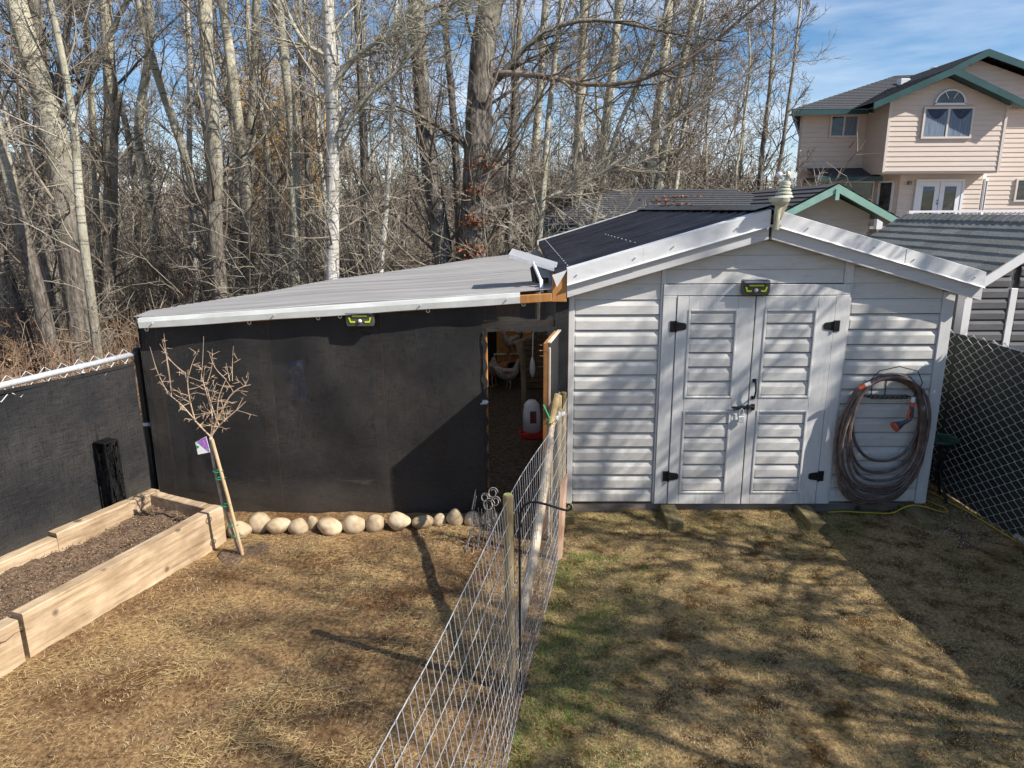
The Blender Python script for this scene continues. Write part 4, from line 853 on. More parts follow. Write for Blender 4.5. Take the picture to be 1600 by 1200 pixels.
build(MB().lathe((.135, 8.3, .74), [(.008, 0), (.03, .06), (.034, .12), (.024, .2), (.01, .25)], 12), 'float_body', MT['milky'], hl, 0, True)
def hen(loc, rz, mat, label, sc=1.0):
    t = thing('hen', loc, label, 'hen'); Rm = Matrix.Rotation(rz, 3, 'Z')
    L = lambda p: Vector(loc)+Rm@(Vector(p)*sc)
    sp = [(-.25,0,.40),(-.20,0,.36),(-.12,0,.29),(-.02,0,.245),(.08,0,.25),(.14,0,.30),(.165,0,.37),(.175,0,.42),(.195,0,.445),(.225,0,.44)]
    rr = [.015,.045,.085,.105,.092,.062,.040,.031,.033,.012]
    build(MB().tube([L(p) for p in sp], [r*sc for r in rr], 14, True, 1.0), 'body', MT[mat], t, 0, True)
    for s in (-1, 1):
        build(MB().tube([L((.01, .045*s, .17)), L((.02, .05*s, .09)), L((.0, .05*s, .005))], [.02*sc, .009*sc, .007*sc], 7).tube([L((.0, .05*s, .006)), L((.05, .055*s, .004))], .006*sc, 5).tube([L((.0, .05*s, .006)), L((.035, .08*s, .004))], .006*sc, 5).tube([L((.0, .05*s, .006)), L((-.03, .05*s, .004))], .005*sc, 5), 'leg', MT['hen_leg'], t)
        rows = [[L((-.14+.2*u, (.085+.018*math.sin(math.pi*u))*s*(1-.15*v), .30-.11*v+.03*(1-u))) for u in np.linspace(0, 1, 7)] for v in np.linspace(0, 1, 5)]
        build(MB().grid(rows), 'wing', MT['hen_wing'], t, 0, True)
    for k in range(4): build(MB().prism([L((-.21, -.01, .36+.01*k)), L((-.34+.02*k, -.012+.006*k, .42+.035*k)), L((-.31+.03*k, -.012+.006*k, .47+.03*k)), L((-.18, -.01, .40))], Vector((0, .006, 0))), 'tail_feather', MT[mat], t)
    build(MB().prism([L((.185,-.003,.47)), L((.19,-.003,.50)), L((.20,-.003,.485)), L((.21,-.003,.505)), L((.22,-.003,.48)), L((.225,-.003,.462)), L((.20,-.003,.462))], Rm@Vector((0, .006, 0))), 'comb', MT['red'], t)
    build(MB().tube([L((.222,0,.44)), L((.255,0,.432))], [.010*sc, .002*sc], 6), 'beak', MT['hen_leg'], t)
MT['hen_brown'] = simple('brown_feathers', [(.16,.06,.03),(.30,.13,.06),(.40,.22,.12)], 30, (1,1,1), .8, .3)
MT['hen_pale'] = simple('speckled_feathers', [(.10,.08,.07),(.40,.35,.30),(.55,.52,.47)], 40, rough=.8, bstr=.3)
MT['hen_wing'] = simple('wing_feathers', [(.14,.06,.035),(.34,.18,.10),(.45,.30,.2)], 45, rough=.8, bstr=.3)
MT['hen_leg'] = simple('hen_leg_skin', [(.35,.28,.18),(.45,.38,.26)], 20, rough=.7, bstr=0)
hen((-.21, 10.6, .0), .5, 'hen_pale', 'pale-bellied brown hen standing on the litter inside the coop opening', 1.0)
hen((-.42, 10.75, .02), 2.6, 'hen_brown', 'russet hen mostly hidden by the left post of the coop opening', 1.05)
hen((-.16, 10.95, .50), -2.4, 'hen_pale', 'speckled hen perched highest at the back of the coop', .8)
build(MB().tube([(-.55, 10.95, .49), (.1, 10.95, .50)], .018, 7), 'perch', MT['log'], coop)
tp = MB(); tp.grid([[(-2.17+.17*u+.02*math.sin(6*v), 6.28+.03*math.sin(5*u+3*v), 1.02+.36*v) for u in np.linspace(0, 1, 6)] for v in np.linspace(0, 1, 6)]); tag(build(tp, 'feed_bag', MT['blue_bag'] if 'blue_bag' in MT else MT['led'], None, 0, True), 'blue and white feed bag seen dimly through the black coop fabric', 'bag')

# small flat panel on a bracket, where coop roof meets shed roof
sp_ = thing('tilted_panel', (.12, 6.3, 2.05), 'small white-framed flat panel propped on a bracket where the coop roof meets the shed', 'solar panel')
A_ = Vector((-.105, 6.26, 2.330)); B_ = Vector((.30, 6.26, 2.205)); u_ = (B_-A_); back = Vector((.03, .30, .035))
build(MB().prism([A_+u_*.02+Vector((0,.012,.004)), B_-u_*.02+Vector((0,.012,.004)), B_-u_*.02+back+Vector((0,-.012,.004)), A_+u_*.02+back+Vector((0,-.012,.004))], (0, 0, -.012)), 'panel', MT['panel_grey'] if 'panel_grey' in MT else MT['galv'], sp_)
m = MB(); w_ = .014
for p, q in ((A_, B_), (A_+back, B_+back), (A_, A_+back), (B_, B_+back)): m.bar(p+Vector((0,0,-.010)), q+Vector((0,0,-.010)), .012, .026)
build(m, 'frame', MT['galv'], sp_)
build(MB().bar((.105, 6.27, 2.265), (.175, 6.20, 2.10), .024, .020).bar((.175, 6.20, 2.115), (.178, 6.03, 2.03), .03, .02), 'bracket', MT['white_plastic'], sp_, .002)
build(MB().bar((.11, 6.30, 2.23), (.13, 6.34, 2.10), .03, .09).bar((.13, 6.34, 2.10), (.24, 6.30, 2.10), .03, .05), 'tilt_arm', MT['rail_black'], sp_, .002)

# ================================================================== LEFT FENCE
def fx(y): return -3.43-(6.10-y)*.304            # left fence line
FT = 1.49
lf = thing('screened_fence', (fx(5), 5, 0), 'chain-link fence on the left covered with black privacy fabric under a silver top rail', 'fence')
ya, yb = -2.0, 6.10
m = MB(); rows = []
for i in range(26):
    t = i/25; rows.append([(fx(y)+.012*math.sin(2.2*y+2*t)+.006*math.sin(7*y+9*t), y, .02+t*(FT-.05-.035*abs(math.sin((y-.2)*1.35)))) for y in np.linspace(ya, yb-.06, 90)])
m.grid(rows); build(m, 'privacy_fabric', MT['screen2'], lf, 0, True)
m = MB(); ys = np.linspace(ya, yb-.06, 90); m.grid([[(fx(y)+.016, y, .02+(FT-.05-.035*abs(math.sin((y-.2)*1.35)))-.028) for y in ys], [(fx(y)+.018, y, .02+(FT-.05-.035*abs(math.sin((y-.2)*1.35)))) for y in ys]]); build(m, 'hem', MT['screen2'], lf)
build(MB().tube([(fx(y), y, FT) for y in (ya, 0, 2, 4, 5.4, yb-.02)], .024, 12), 'top_rail', MT['galv'], lf, 0, True)
for y in (5.55, 3.9): build(MB().tube([(fx(y)+.004, y, FT), (fx(y-.05)+.004, y-.05, FT)], .0265, 12).tube([(fx(y)+.024+.012*math.cos(q), y-.02+.012*math.sin(q), FT-.045) for q in np.linspace(0, 6.3, 9)], .004, 5, False), 'rail_sleeve', MT['galv'], lf)
def chain(name, pa, pb, z0, z1, mat, parent, d=.052, r=.0016, wz=.006, sides=4):
    """chain-link: zigzag wires hooked on each other, from pa to pb (xy), z0..z1"""
    pa = np.array(pa, float); pb = np.array(pb, float); Lg = np.linalg.norm(pb-pa); n = int(Lg/d); u = (pb-pa)/Lg; nrm2 = np.array([-u[1], u[0]])
    nz_ = int((z1-z0)/(d*.68)); P = []
    for i in range(n):
        z = np.linspace(z0, z1, nz_+1); k = np.arange(nz_+1); side = np.where((k+i) % 2 == 0, -1, 1)
        s = (i+.5)*d+side*(d*.5)*1.04
        if (nz_ % 1) == 0: pass
        xy = pa[None]+u[None]*s[:, None]+nrm2[None]*(side*wz*.5)[:, None]
        P.append(np.stack([xy[:, 0], xy[:, 1], z], -1))
    P = np.array(P); V, F = tubes(P, np.full(P.shape[:2], r), sides); return link(name, fast_mesh(name, V, F, MT[mat]), parent)
chain('chain_link', (fx(ya), ya), (fx(yb), yb), FT-.12, FT+.062, 'mesh_wire', lf, .075, .0042)
pst = MB().tube([(fx(6.1), 6.1, -.05), (fx(6.1), 6.1, FT+.02)], .030, 14); build(pst, 'corner_post', MT['rail_black'], lf, 0, False)
build(MB().lathe((fx(6.1), 6.1, FT+.0), [(.036, 0), (.038, .03), (.028, .048), (.008, .055)], 14).tube([(fx(6.1)-.05, 6.04, FT-.0), (fx(6.1)+.045, 6.12, FT-.0)], .02, 8).tube([(fx(6.1), 6.1, FT-.05), (fx(6.1), 6.1, FT-.09)], .037, 14), 'post_cap', MT['black_iron'], lf)
build(MB().tube([(fx(6.1), 6.1, .82), (fx(6.1), 6.1, .85)], .034, 14).lathe((fx(6.1)+.04, 6.07, .82), [(.008, 0), (.008, .02)], 6), 'band', MT['galv'], lf)
chain('chain_link', (-3.43, 6.14), (-3.50, 7.0), 0, .85, 'mesh_wire', lf, .06, .003)
for y in (4.0, 1.6, -.8): build(MB().tube([(fx(y)-.03, y, -.05), (fx(y)-.03, y, FT-.03)], .026, 10), 'line_post', MT['galv'], lf)

# black bollard lamp with cut-out pattern
bo = thing('bollard_lamp', (-3.49, 5.56, 0), 'black square bollard lamp with leaf cut-outs behind the timber bed', 'lamp')
Rb = Matrix.Rotation(R(-22), 3, 'Z'); bc = Vector((-3.492, 5.56, 0))
def bb(m, a, b_, c, d, e, f): 
    p = [(a,c,e),(b_,c,e),(b_,d,e),(a,d,e),(a,c,f),(b_,c,f),(b_,d,f),(a,d,f)]; m.hexa([bc+Rb@Vector(q) for q in p]); return m
w = .064
m = MB(); bb(m, -w, w, -w, w, -.02, .26); build(m, 'base', MT['bollard'], bo, .003)
build(bb(MB(), -w-.004, w+.004, -w-.004, w+.003, .838, .852), 'cap', MT['bollard'], bo, .003)
m = MB()
for a, b_ in ((-w, -w+.012), (w-.012, w)):
    for c, d in ((-w, -w+.012), (w-.012, w)): bb(m, a, b_, c, d, .20, .838)
build(m, 'frame', MT['bollard'], bo)
m = MB(); gg = random.Random(8)
for face in range(4):
    Rf = Matrix.Rotation(face*math.pi/2, 3, 'Z')
    for k in range(40):
        u0 = gg.uniform(-w+.008, w-.008); z0 = gg.uniform(.22, .72); u1 = max(-w+.006, min(w-.006, u0+gg.uniform(-.05, .05))); z1 = min(.838, z0+gg.uniform(.08, .22)); um = (u0+u1)/2+gg.uniform(-.015, .015)
        um = max(-w+.006, min(w-.006, um)); m.tube([bc+Rb@(Rf@Vector(q)) for q in ((u0, -w+.003, z0), (um, -w+.003, (z0+z1)/2), (u1, -w+.003, z1))], .0062, 4)
build(m, 'lattice', MT['bollard'], bo)

# ================================================================== RAISED BED
bed = thing('raised_bed', (-2.95, 4.6, 0), 'long raised garden bed of raw timbers filled with dark soil, left foreground', 'raised bed')
def timber(a, b_, w, z0, z1, nm='timber', mat='cedar', off=0, sag=0):
    a = Vector((*a, 0)); b_ = Vector((*b_, 0)); t = (b_-a).normalized(); s = Vector((t.y, -t.x, 0))*w; n = 14; m = MB(); g_ = random.Random(int(a.x*100)); rows = []
    for i in range(n+1):
        p = a+(b_-a)*(i/n); j = g_.uniform(-.002, .002); rows.append([p+Vector((0,0,z0)), p+s+Vector((0,0,z0)), p+s+Vector((0,0,z1+j-.006)), p+s*.94+Vector((0,0,z1+j)), p+s*.06+Vector((0,0,z1+j)), p+Vector((0,0,z1+j-.006))])
    m.grid(rows, True); m.f.append((0,1,2,3,4,5)); e = n*6; m.f.append((e+5,e+4,e+3,e+2,e+1,e)); return build(m, nm, MT[mat], bed)
timber((-2.505, 5.425), (-3.062, 3.795), .100, -.03, .320)
timber((-3.072, 3.765), (-3.60, 2.25), .104, -.03, .300)
timber((-2.590, 5.455), (-3.295, 5.790), -.085, -.03, .318)
timber((-3.655, 4.93), (-3.300, 5.800), .10, -.03, .325)
timber((-3.86, 4.35), (-3.645, 4.905), .105, -.03, .300)
timber((-4.37, 2.9), (-3.87, 4.325), .105, -.03, .310)
m = MB(); nx, ny = 46, 110; rows = []
for j in range(ny+1):
    t = j/ny; L_ = Vector((-4.35, 2.6, 0)).lerp(Vector((-3.26, 5.72, 0)), t); R_ = Vector((-3.52, 2.2, 0)).lerp(Vector((-2.60, 5.38, 0)), t); r = []
    for i in range(nx+1):
        p = L_.lerp(R_, i/nx); z = .195+.022*math.sin(5*p.x+3*p.y)+.012*math.sin(17*p.x-11*p.y)+.008*math.sin(37*p.x+29*p.y)+rnd.uniform(-.005, .005); r.append((p.x, p.y, z))
    rows.append(r)
build(m.grid(rows), 'soil', MT['soil'], bed, 0, True)
def scatter_bits(name, n, fn, size, mat, seed, parent=None, label=None, cat=None, thick=.25, zj=.004):
    g = np.random.default_rng(seed); p = fn(g, n); n = len(p); d1 = nrm(g.normal(size=(n, 3))*np.array([1, 1, .35])); d2 = nrm(np.cross(d1, np.array([0, 0, 1.])+g.normal(0, .3, (n, 3)))); d3 = np.cross(d1, d2)
    s = g.uniform(size[0], size[1], (n, 1)); a = d1*s; b = d2*s*g.uniform(.35, .9, (n, 1)); c = d3*s*thick
    V = np.stack([p-a, p+b, p+a, p-b, p+c, p-c], 1).reshape(-1, 3); o = np.arange(n)[:, None]*6
    F = np.concatenate([o+np.array([[0, 1, 4]]), o+np.array([[1, 2, 4]]), o+np.array([[2, 3, 4]]), o+np.array([[3, 0, 4]])], 0)
    ob = link(name, fast_mesh(name, V, F, MT[mat]), parent); tag(ob, label, cat, kind='stuff'); return ob
def bed_pts(g, n):
    t = g.uniform(0, 1, n); s = g.uniform(.01, .99, n); L0 = np.array([-4.35, 2.6]); L1 = np.array([-3.26, 5.72]); R0 = np.array([-3.52, 2.2]); R1 = np.array([-2.6, 5.38])
    a = L0+(L1-L0)*t[:, None]; b = R0+(R1-R0)*t[:, None]; q = a+(b-a)*s[:, None]; return np.column_stack([q, .205+.022*np.sin(5*q[:, 0]+3*q[:, 1])+g.uniform(-.008, .012, n)])
MT['chip'] = simple('bark_chips', [(.045,.025,.014),(.14,.088,.05),(.26,.175,.11),(.45,.33,.22)], 60, rough=.9, bstr=0, world=True, detail=2)
scatter_bits('mulch', 15000, bed_pts, (.002, .008), 'chip', 51, bed)

# ================================================================== LAWN AND YARD COVER
def yard_pts(g, n, y0=1.2, y1=5.75):
    y = y0+(y1-y0)*g.uniform(0, 1, n); x = g.uniform(-4.7, .45, n); k = (x < .29+(y-5.1)*.1713-.0)
    bedk = (x < -2.50-(5.43-y)*.342+.02)&(y < 5.85); k &= ~bedk; x = x[k]; y = y[k]; return np.column_stack([x, y, hgt(x, y)])
def lawn_pts(g, n, y0=1.5, y1=6.0):
    y = y0+(y1-y0)*g.uniform(0, 1, n); x = g.uniform(-.4, 4.3, n); k = x > .29+(y-5.1)*.1713+.0; x = x[k]; y = y[k]; return np.column_stack([x, y, hgt(x, y)])
def snoise(x, y, s, ph=0): return (np.sin(x*s+ph)*np.cos(y*s*1.13-ph)+np.sin(x*s*2.1-y*s*1.7+ph*2)*.6+np.sin(x*s*.55+y*s*4.3+ph)*.4)/2
def blades(name, P, ln, wd, tilt, mat, seed, label, cat, lift=0):
    g = np.random.default_rng(seed); n = len(P); az_ = g.uniform(0, 2*np.pi, n); ti = g.uniform(tilt[0], tilt[1], n); L_ = g.uniform(ln[0], ln[1], n)
    d = np.stack([np.cos(az_)*np.cos(ti), np.sin(az_)*np.cos(ti), np.sin(ti)], -1)*L_[:, None]; s = np.stack([-np.sin(az_), np.cos(az_), np.zeros(n)], -1)*(g.uniform(.6, 1.3, n)*wd)[:, None]
    B0 = P+np.array([0, 0, lift]); V = np.stack([B0-s, B0+s, B0+d], 1).reshape(-1, 3); F = np.arange(3*n).reshape(-1, 3)
    ob = link(name, fast_mesh(name, V, F, MT[mat])); tag(ob, label, cat, kind='stuff')
MT['dry_blade'] = simple('dry_grass_blades', [(.17,.11,.05),(.40,.29,.14),(.58,.45,.25),(.70,.57,.35)], 70, rough=.8, bstr=0, world=True, detail=3)
MT['green_blade'] = simple('green_grass_blades', [(.055,.095,.015),(.13,.22,.03),(.24,.32,.07)], 50, rough=.7, bstr=0, world=True, detail=3)
MT['straw'] = simple('straw', [(.28,.18,.07),(.52,.37,.16),(.70,.54,.27)], 40, rough=.75, bstr=0, world=True, detail=3)
MT['pebble'] = simple('small_pebbles', [(.16,.12,.09),(.34,.28,.22),(.55,.50,.45)], 60, rough=.85, bstr=0, world=True, detail=2)
g0 = np.random.default_rng(61)
P = lawn_pts(g0, 190000); nn = snoise(P[:, 0], P[:, 1], 4.5, .7)+.6*snoise(P[:, 0], P[:, 1], 13, 2.7)+g0.normal(0, .3, len(P)); blades('dry_grass', P[nn > -.22], (.010, .026), .0014, (.1, .8), 'dry_blade', 62, 'matted straw-coloured dormant grass of the lawn', 'grass')
P = lawn_pts(g0, 190000); df = P[:, 0]-(.29+(P[:, 1]-5.1)*.1713); prob = 1.9*np.exp(-(df/.46)**2)*(P[:, 1] < 5.2)*(.35+.65*(snoise(P[:, 0], P[:, 1], 3.1, .3) > -.25))+.20*(snoise(P[:, 0], P[:, 1], 2.3, 2.0) > .35)+.25*np.exp(-((P[:, 1]-5.75)/.25)**2)*(P[:, 0] < 3); prob *= .45+.55*(snoise(P[:, 0], P[:, 1], 9, 1.1) > -.2)
blades('green_grass', P[g0.uniform(0, 1, len(P)) < prob*.8], (.014, .045), .0019, (.5, 1.4), 'green_blade', 63, 'new green grass coming up along the wire fence', 'grass')
P = yard_pts(g0, 90000); k = snoise(P[:, 0], P[:, 1], 5, 1.9)+g0.normal(0, .5, len(P)) > .35; blades('dry_grass', P[k], (.012, .04), .0016, (.05, .7), 'dry_blade', 64, 'thin dead grass scattered over the dirt yard', 'grass')
P = yard_pts(g0, 80000); k = (snoise(P[:, 0], P[:, 1], 3.4, 3.0)+.5*snoise(P[:, 0], P[:, 1], 9, 1.0)+g0.normal(0, .22, len(P))+.18*(P[:, 1] < 3.0)) > .26; P = P[k]
def straws(name, P, seed, label):
    g = np.random.default_rng(seed); n = len(P); a0 = g.normal(.55, .75, n); L_ = g.uniform(.007, .038, n); d = np.stack([np.cos(a0), np.sin(a0), g.normal(0, .06, n)], -1)*L_[:, None]; w_ = np.stack([-np.sin(a0), np.cos(a0), np.zeros(n)], -1)*g.uniform(.0007, .0014, (n, 1)); z = np.column_stack([np.zeros(n), np.zeros(n), g.uniform(.003, .016, n)]); c = P+z
    V = np.stack([c-d-w_, c+d-w_, c+d+w_, c-d+w_], 1).reshape(-1, 3); F = np.arange(4*n).reshape(-1, 4); tag(link(name, fast_mesh(name, V, F, MT['straw'])), label, 'straw', kind='stuff')
straws('straw', P, 65, 'golden straw strewn across the dirt yard left of the wire fence')
scatter_bits('pebbles', 15000, lambda g, n: yard_pts(g, n), (.002, .007), 'pebble', 66, None, 'small stones and chips scattered in the dirt yard', 'pebbles', .5)
scatter_bits('pebbles', 55000, lambda g, n: yard_pts(g, n), (.002, .0055), 'chip', 68, None, 'dark crumbs of soil and bark over the dirt yard', 'soil crumbs', .5)
scatter_bits('pebbles', 2500, lambda g, n: np.column_stack([g.uniform(3.3, 4.3, n), g.uniform(5.3, 6.9, n), np.full(n, .005)]), (.004, .012), 'pebble', 67, None, 'grey gravel by the right-hand fence corner', 'gravel', .5)

# river stones along the coop
stones = [((-2.442,5.488),.19,.137,'flat tan river stone partly behind the young tree stake'),((-2.292,5.574),.19,.158,'rounded tan river stone, second from the timber bed'),((-2.117,5.537),.19,.126,'brownish oval river stone, third from the timber bed'),((-1.94,5.537),.158,.147,'pale whitish round river stone, fourth from the timber bed'),((-1.832,5.587),.105,.137,'narrow upright river stone squeezed beside the whitish one'),((-1.668,5.537),.22,.116,'widest flat tan river stone of the row'),((-1.47,5.587),.20,.147,'large rounded river stone right of the widest flat one'),((-1.283,5.6),.179,.137,'lumpy tan river stone, centre of the row'),((-1.078,5.612),.19,.137,'river stone with a sloping top, right of the centre one'),((-.877,5.651),.179,.116,'low grey-tan river stone, fifth from the right end'),((-.735,5.689),.116,.105,'small grey river stone, fourth from the right end'),((-.593,5.676),.147,.147,'triangular grey river stone, third from the right end'),((-.435,5.676),.158,.137,'shaded round river stone behind the wire ornament'),((-.265,5.664),.179,.137,'dark shaded river stone below the coop opening')]
MT['stone'] = simple('river_stone', [(.24,.17,.10),(.46,.35,.22),(.60,.49,.35)], 7, rough=.7, bstr=.35, bdist=.006, world=True, rand=.28)
for k, ((x, y), w_, h_, lab) in enumerate(stones):
    bm = bmesh.new(); bmesh.ops.create_icosphere(bm, subdivisions=4, radius=1); g_ = random.Random(k); a, b_, c = [g_.uniform(0, 6) for _ in range(3)]
    tri = (k == 11)
    for v in bm.verts:
        n_ = 1+.08*math.sin(2*v.co.x+a)*math.cos(2.3*v.co.y+b_)+.06*math.sin(3*v.co.z+c)+.05*math.sin(2.7*v.co.x-3*v.co.z+b_)+.012*math.sin(9*v.co.x+8*v.co.y+a); v.co *= n_
        if tri: v.co.x *= 1.05-.42*max(0, v.co.z)
        if k == 8: v.co.z *= 1-.25*v.co.x
        if k == 7: v.co.x *= 1-.18*max(0, v.co.z)
        v.co = Vector((v.co.x*w_*.52, v.co.y*w_*.44, v.co.z*h_*.56))
    me = bpy.data.meshes.new('river_stone'); bm.to_mesh(me); bm.free(); me.materials.append(MT['stone'])
    for p in me.polygons: p.use_smooth = True
    o = link('river_stone', me, None, (x, y+.055, h_*(.36+.06*(k%3)))); o.rotation_euler = (0, g_.uniform(-.12, .12), 0); tag(o, lab, 'stone', 'river stones in front of the coop')

# ================================================================== YOUNG TREE
yt = thing('young_tree', (-2.286, 5.2, 0), 'newly planted leafless young tree with spreading twigs tied to a stake', 'tree')
tk = [(-2.300,5.205,-.03),(-2.345,5.2,.20),(-2.40,5.195,.45),(-2.425,5.195,.70),(-2.440,5.198,.88),(-2.432,5.2,1.0)]
build(MB().tube(tk, [.013,.012,.011,.011,.011,.013], 9), 'trunk', MT['sap_bark'] if 'sap_bark' in MT else MT['log'], yt, 0, True)
gy = np.random.default_rng(77); m = MB()
def br(pts, r0, r1, K=6, L=.16, lv=0):
    P, Rr = resample(pts, np.linspace(r0*.72, r1*.62, len(pts)), 9); m.tube([tuple(p) for p in P], list(Rr), 6)
    for _ in range(K):
        i = gy.integers(2, 8); d = nrm(gy.normal(size=3)*np.array([1, .8, .5])+np.array([0, 0, .35])); e = P[i]+d*L*gy.uniform(.4, 1.1); mid = (P[i]+e)/2+gy.normal(0, .010, 3); rr_ = max(.0014, Rr[i]*.5)
        m.tube([tuple(P[i]), tuple(mid), tuple(e)], [rr_, rr_*.8, .0012], 5)
        for _ in range(2):
            d2 = nrm(d+gy.normal(size=3)*.9); s_ = P[i]+(e-P[i])*gy.uniform(.4, .9); m.tube([tuple(s_), tuple(s_+d2*gy.uniform(.02, .06))], [.0017, .001], 4)
A = (-2.432, 5.2, 1.0)
for pts in ([A, (-2.53,5.18,1.13),(-2.62,5.2,1.26),(-2.74,5.2,1.36)], [A, (-2.36,5.2,1.10),(-2.24,5.22,1.19),(-2.14,5.22,1.28)], [A, (-2.36,5.2,1.14),(-2.33,5.15,1.32),(-2.24,5.15,1.48)], [A, (-2.40,5.22,1.16),(-2.46,5.27,1.34),(-2.50,5.3,1.48)],
            [(-2.53,5.18,1.13),(-2.54,5.15,1.30),(-2.53,5.12,1.45),(-2.50,5.1,1.56)], [(-2.36,5.2,1.14),(-2.28,5.2,1.30),(-2.18,5.2,1.40),(-2.08,5.2,1.42)], [(-2.36,5.2,1.1),(-2.40,5.2,1.25),(-2.42,5.2,1.40)]): br(pts, .0085, .004, 9, .17)
for pts in ([(-2.73,5.2,1.36),(-2.79,5.2,1.52),(-2.82,5.2,1.72)], [(-2.70,5.2,1.34),(-2.705,5.2,1.56),(-2.70,5.2,1.82)], [(-2.70,5.2,1.34),(-2.69,5.19,1.6),(-2.715,5.19,1.78)], [(-2.52,5.1,1.53),(-2.62,5.1,1.62),(-2.69,5.1,1.76)], [(-2.50,5.1,1.52),(-2.46,5.1,1.62),(-2.40,5.1,1.72)], [(-2.46,5.2,1.45),(-2.43,5.2,1.60),(-2.40,5.2,1.80)], [(-2.42,5.2,1.42),(-2.36,5.2,1.56),(-2.345,5.2,1.70)], [(-2.24,5.15,1.47),(-2.32,5.15,1.56),(-2.35,5.15,1.68)], [(-2.20,5.16,1.46),(-2.19,5.16,1.58),(-2.165,5.16,1.73)], [(-2.22,5.16,1.46),(-2.235,5.16,1.60)]): br(pts, .0042, .0016, 3, .035)
build(m, 'crown', MT['sap_twig'] if 'sap_twig' in MT else MT['log'], yt)
build(MB().tube([(-2.262,5.17,-.05),(-2.335,5.17,.5),(-2.415,5.175,.99)], .0135, 9), 'stake', MT['stake'], yt)
for z, x in ((.72,-2.40),(.66,-2.385),(.26,-2.325),(.17,-2.30),(.43,-2.37)): build(MB().tube([(x-.03+.035*math.cos(q)*.8+.02, 5.188+.03*math.sin(q), z+.003*math.sin(2*q)) for q in np.linspace(0, 2*math.pi, 13)], .0045, 5, False).tube([(x+.02, 5.17, z), (x+.055, 5.16, z+.015)], .003, 5), 'tie', MT['green_tie'], yt)
tg = MB().prism([(-2.545,5.168,.965),(-2.455,5.17,1.015),(-2.437,5.17,.885),(-2.535,5.168,.865)], (0,.002,0)); tgo = build(tg, 'plant_tag', MT['white_plastic'], yt)
build(MB().prism([(-2.525,5.1655,.975),(-2.457,5.1675,1.011),(-2.440,5.1675,.888)], (0,-.0015,0)), 'flower_print', MT['purple'], tgo); build(MB().prism([(-2.538,5.1655,.945),(-2.515,5.1655,.93),(-2.532,5.1655,.915)], (0,-.0015,0)), 'leaf_print', MT['green_tie'], tgo)
tag(link('planting_hole', MB().lathe((-2.27, 5.22, -.012), [(.22, .004), (.19, .016), (.10, .020), (.02, .018)], 26).mesh('planting_hole', MT['soil'], 0, True)), kind='structure')

# ================================================================== WIRE FENCE
wf = thing('wire_fence', (-.05, 3.5, 0), 'galvanised woven wire fence running towards the viewer between yard and lawn', 'fence')
def fl_(y, z): return fence_x(y)-.105*z*min(1, max(0, (5.6-y)/3.0))+.01*math.sin(3*y)
def ftop(y): return 1.17+.02*math.sin(2*y)
ysv = np.arange(-1.5, 5.72, .056); hz = [0.02,.10,.19,.29,.40,.52,.64,.77,.90,1.03,1.0]
m = MB(); Pv = []
for y in ysv:
    j = rnd.uniform(-.006, .006); Pv.append([(fl_(y, t*ftop(y))+rnd.uniform(-.002, .002), y+j*math.sin(5*t), .01+t*ftop(y)) for t in np.linspace(0, 1, 7)])
V, F = tubes(np.array(Pv), np.full((len(Pv), 7), .0015), 4); link('stay_wires', fast_mesh('stay_wires', V, F, MT['galv_dull']), wf)
hs = np.r_[.02, .08, .15, .22, .30, .38, .47, .57, .67, .78, .89, 1.0]
for h_ in hs:
    yy = np.arange(-1.5, 5.72, .018); Ph = [[(fl_(y, h_*ftop(y))+.003*math.sin(2*math.pi*y/.072), y, .01+h_*ftop(y)+.007*math.sin(2*math.pi*y/.072)+.004*math.sin(4*y+h_*9)) for y in yy]]
    V, F = tubes(np.array(Ph), np.full((1, len(yy)), .0024 if h_ in (.02, 1.0) else .0020), 5); link('line_wire', fast_mesh('line_wire', V, F, MT['galv_dull'], True), wf)
def fpost(x, y, h, r, lean=(0,0), lab='post', mat='post_wood', top='post_top'):
    p = [(x, y, -.05), (x+lean[0]*.5, y+lean[1]*.5, h*.5), (x+lean[0], y+lean[1], h-.006), (x+lean[0], y+lean[1], h)]
    o = build(MB().tube(p, [r*1.04, r, r, r*.86], 14), lab, MT[mat], wf, 0, False); return o
fpost(-.062, 3.535, 1.215, .028, (-.012, 0)); build(MB().lathe((-.074, 3.535, 1.2155), [(.0235, 0), (.0235, .001)], 14), 'post_top', MT['post_top'], wf)
fpost(.315, 5.62, 1.22, .030, (-.01, 0)); fpost(.235, 5.45, 1.10, .022, (.0, .0)); fpost(.36, 5.80, 1.2, .026, (0, 0), mat='post_wood')
build(MB().tube([(-.045, 3.56, .26), (.07, 4.05, .55), (.145, 4.5, .80), (.215, 5.0, 1.03)], [.034, .033, .031, .030], 12).tube([(.205, 4.97, 1.02), (.24, 5.2, 1.115)], .024, 8), 'rail_log', MT['log'], wf, 0, True)
build(MB().tube([(.225, 5.15, 1.10), (.285, 5.5, 1.245)], [.028, .030], 12), 'rail_log', MT['post_wood'], wf)
build(MB().tube([(.17, 5.25, 1.24), (.225, 5.2, 1.13)], .007, 6).tube([(.222+.03*math.cos(q), 5.2, 1.11+.03*math.sin(q)) for q in np.linspace(0, 6.28, 10)], .004, 5, False), 'tie', MT['green_tie'], wf)
build(MB().bar((.25, 5.40, 1.075), (.345, 5.50, 1.105), .03, .025).tube([(.29, 5.44, 1.06), (.30, 5.44, 1.13)], .014, 6), 'gate_latch', MT['galv'], wf, .002)
pp = thing('cedar_picket', (.30, 5.1, 0), 'pink cedar board standing on edge at the far end of the wire fence', 'board')
build(MB().prism([(.275, 5.06, 0), (.312, 5.09, 0), (.352, 5.15, .72), (.300, 5.13, .62)], (.012, .02, 0)), 'board', MT['plank_pink'], pp, .002)
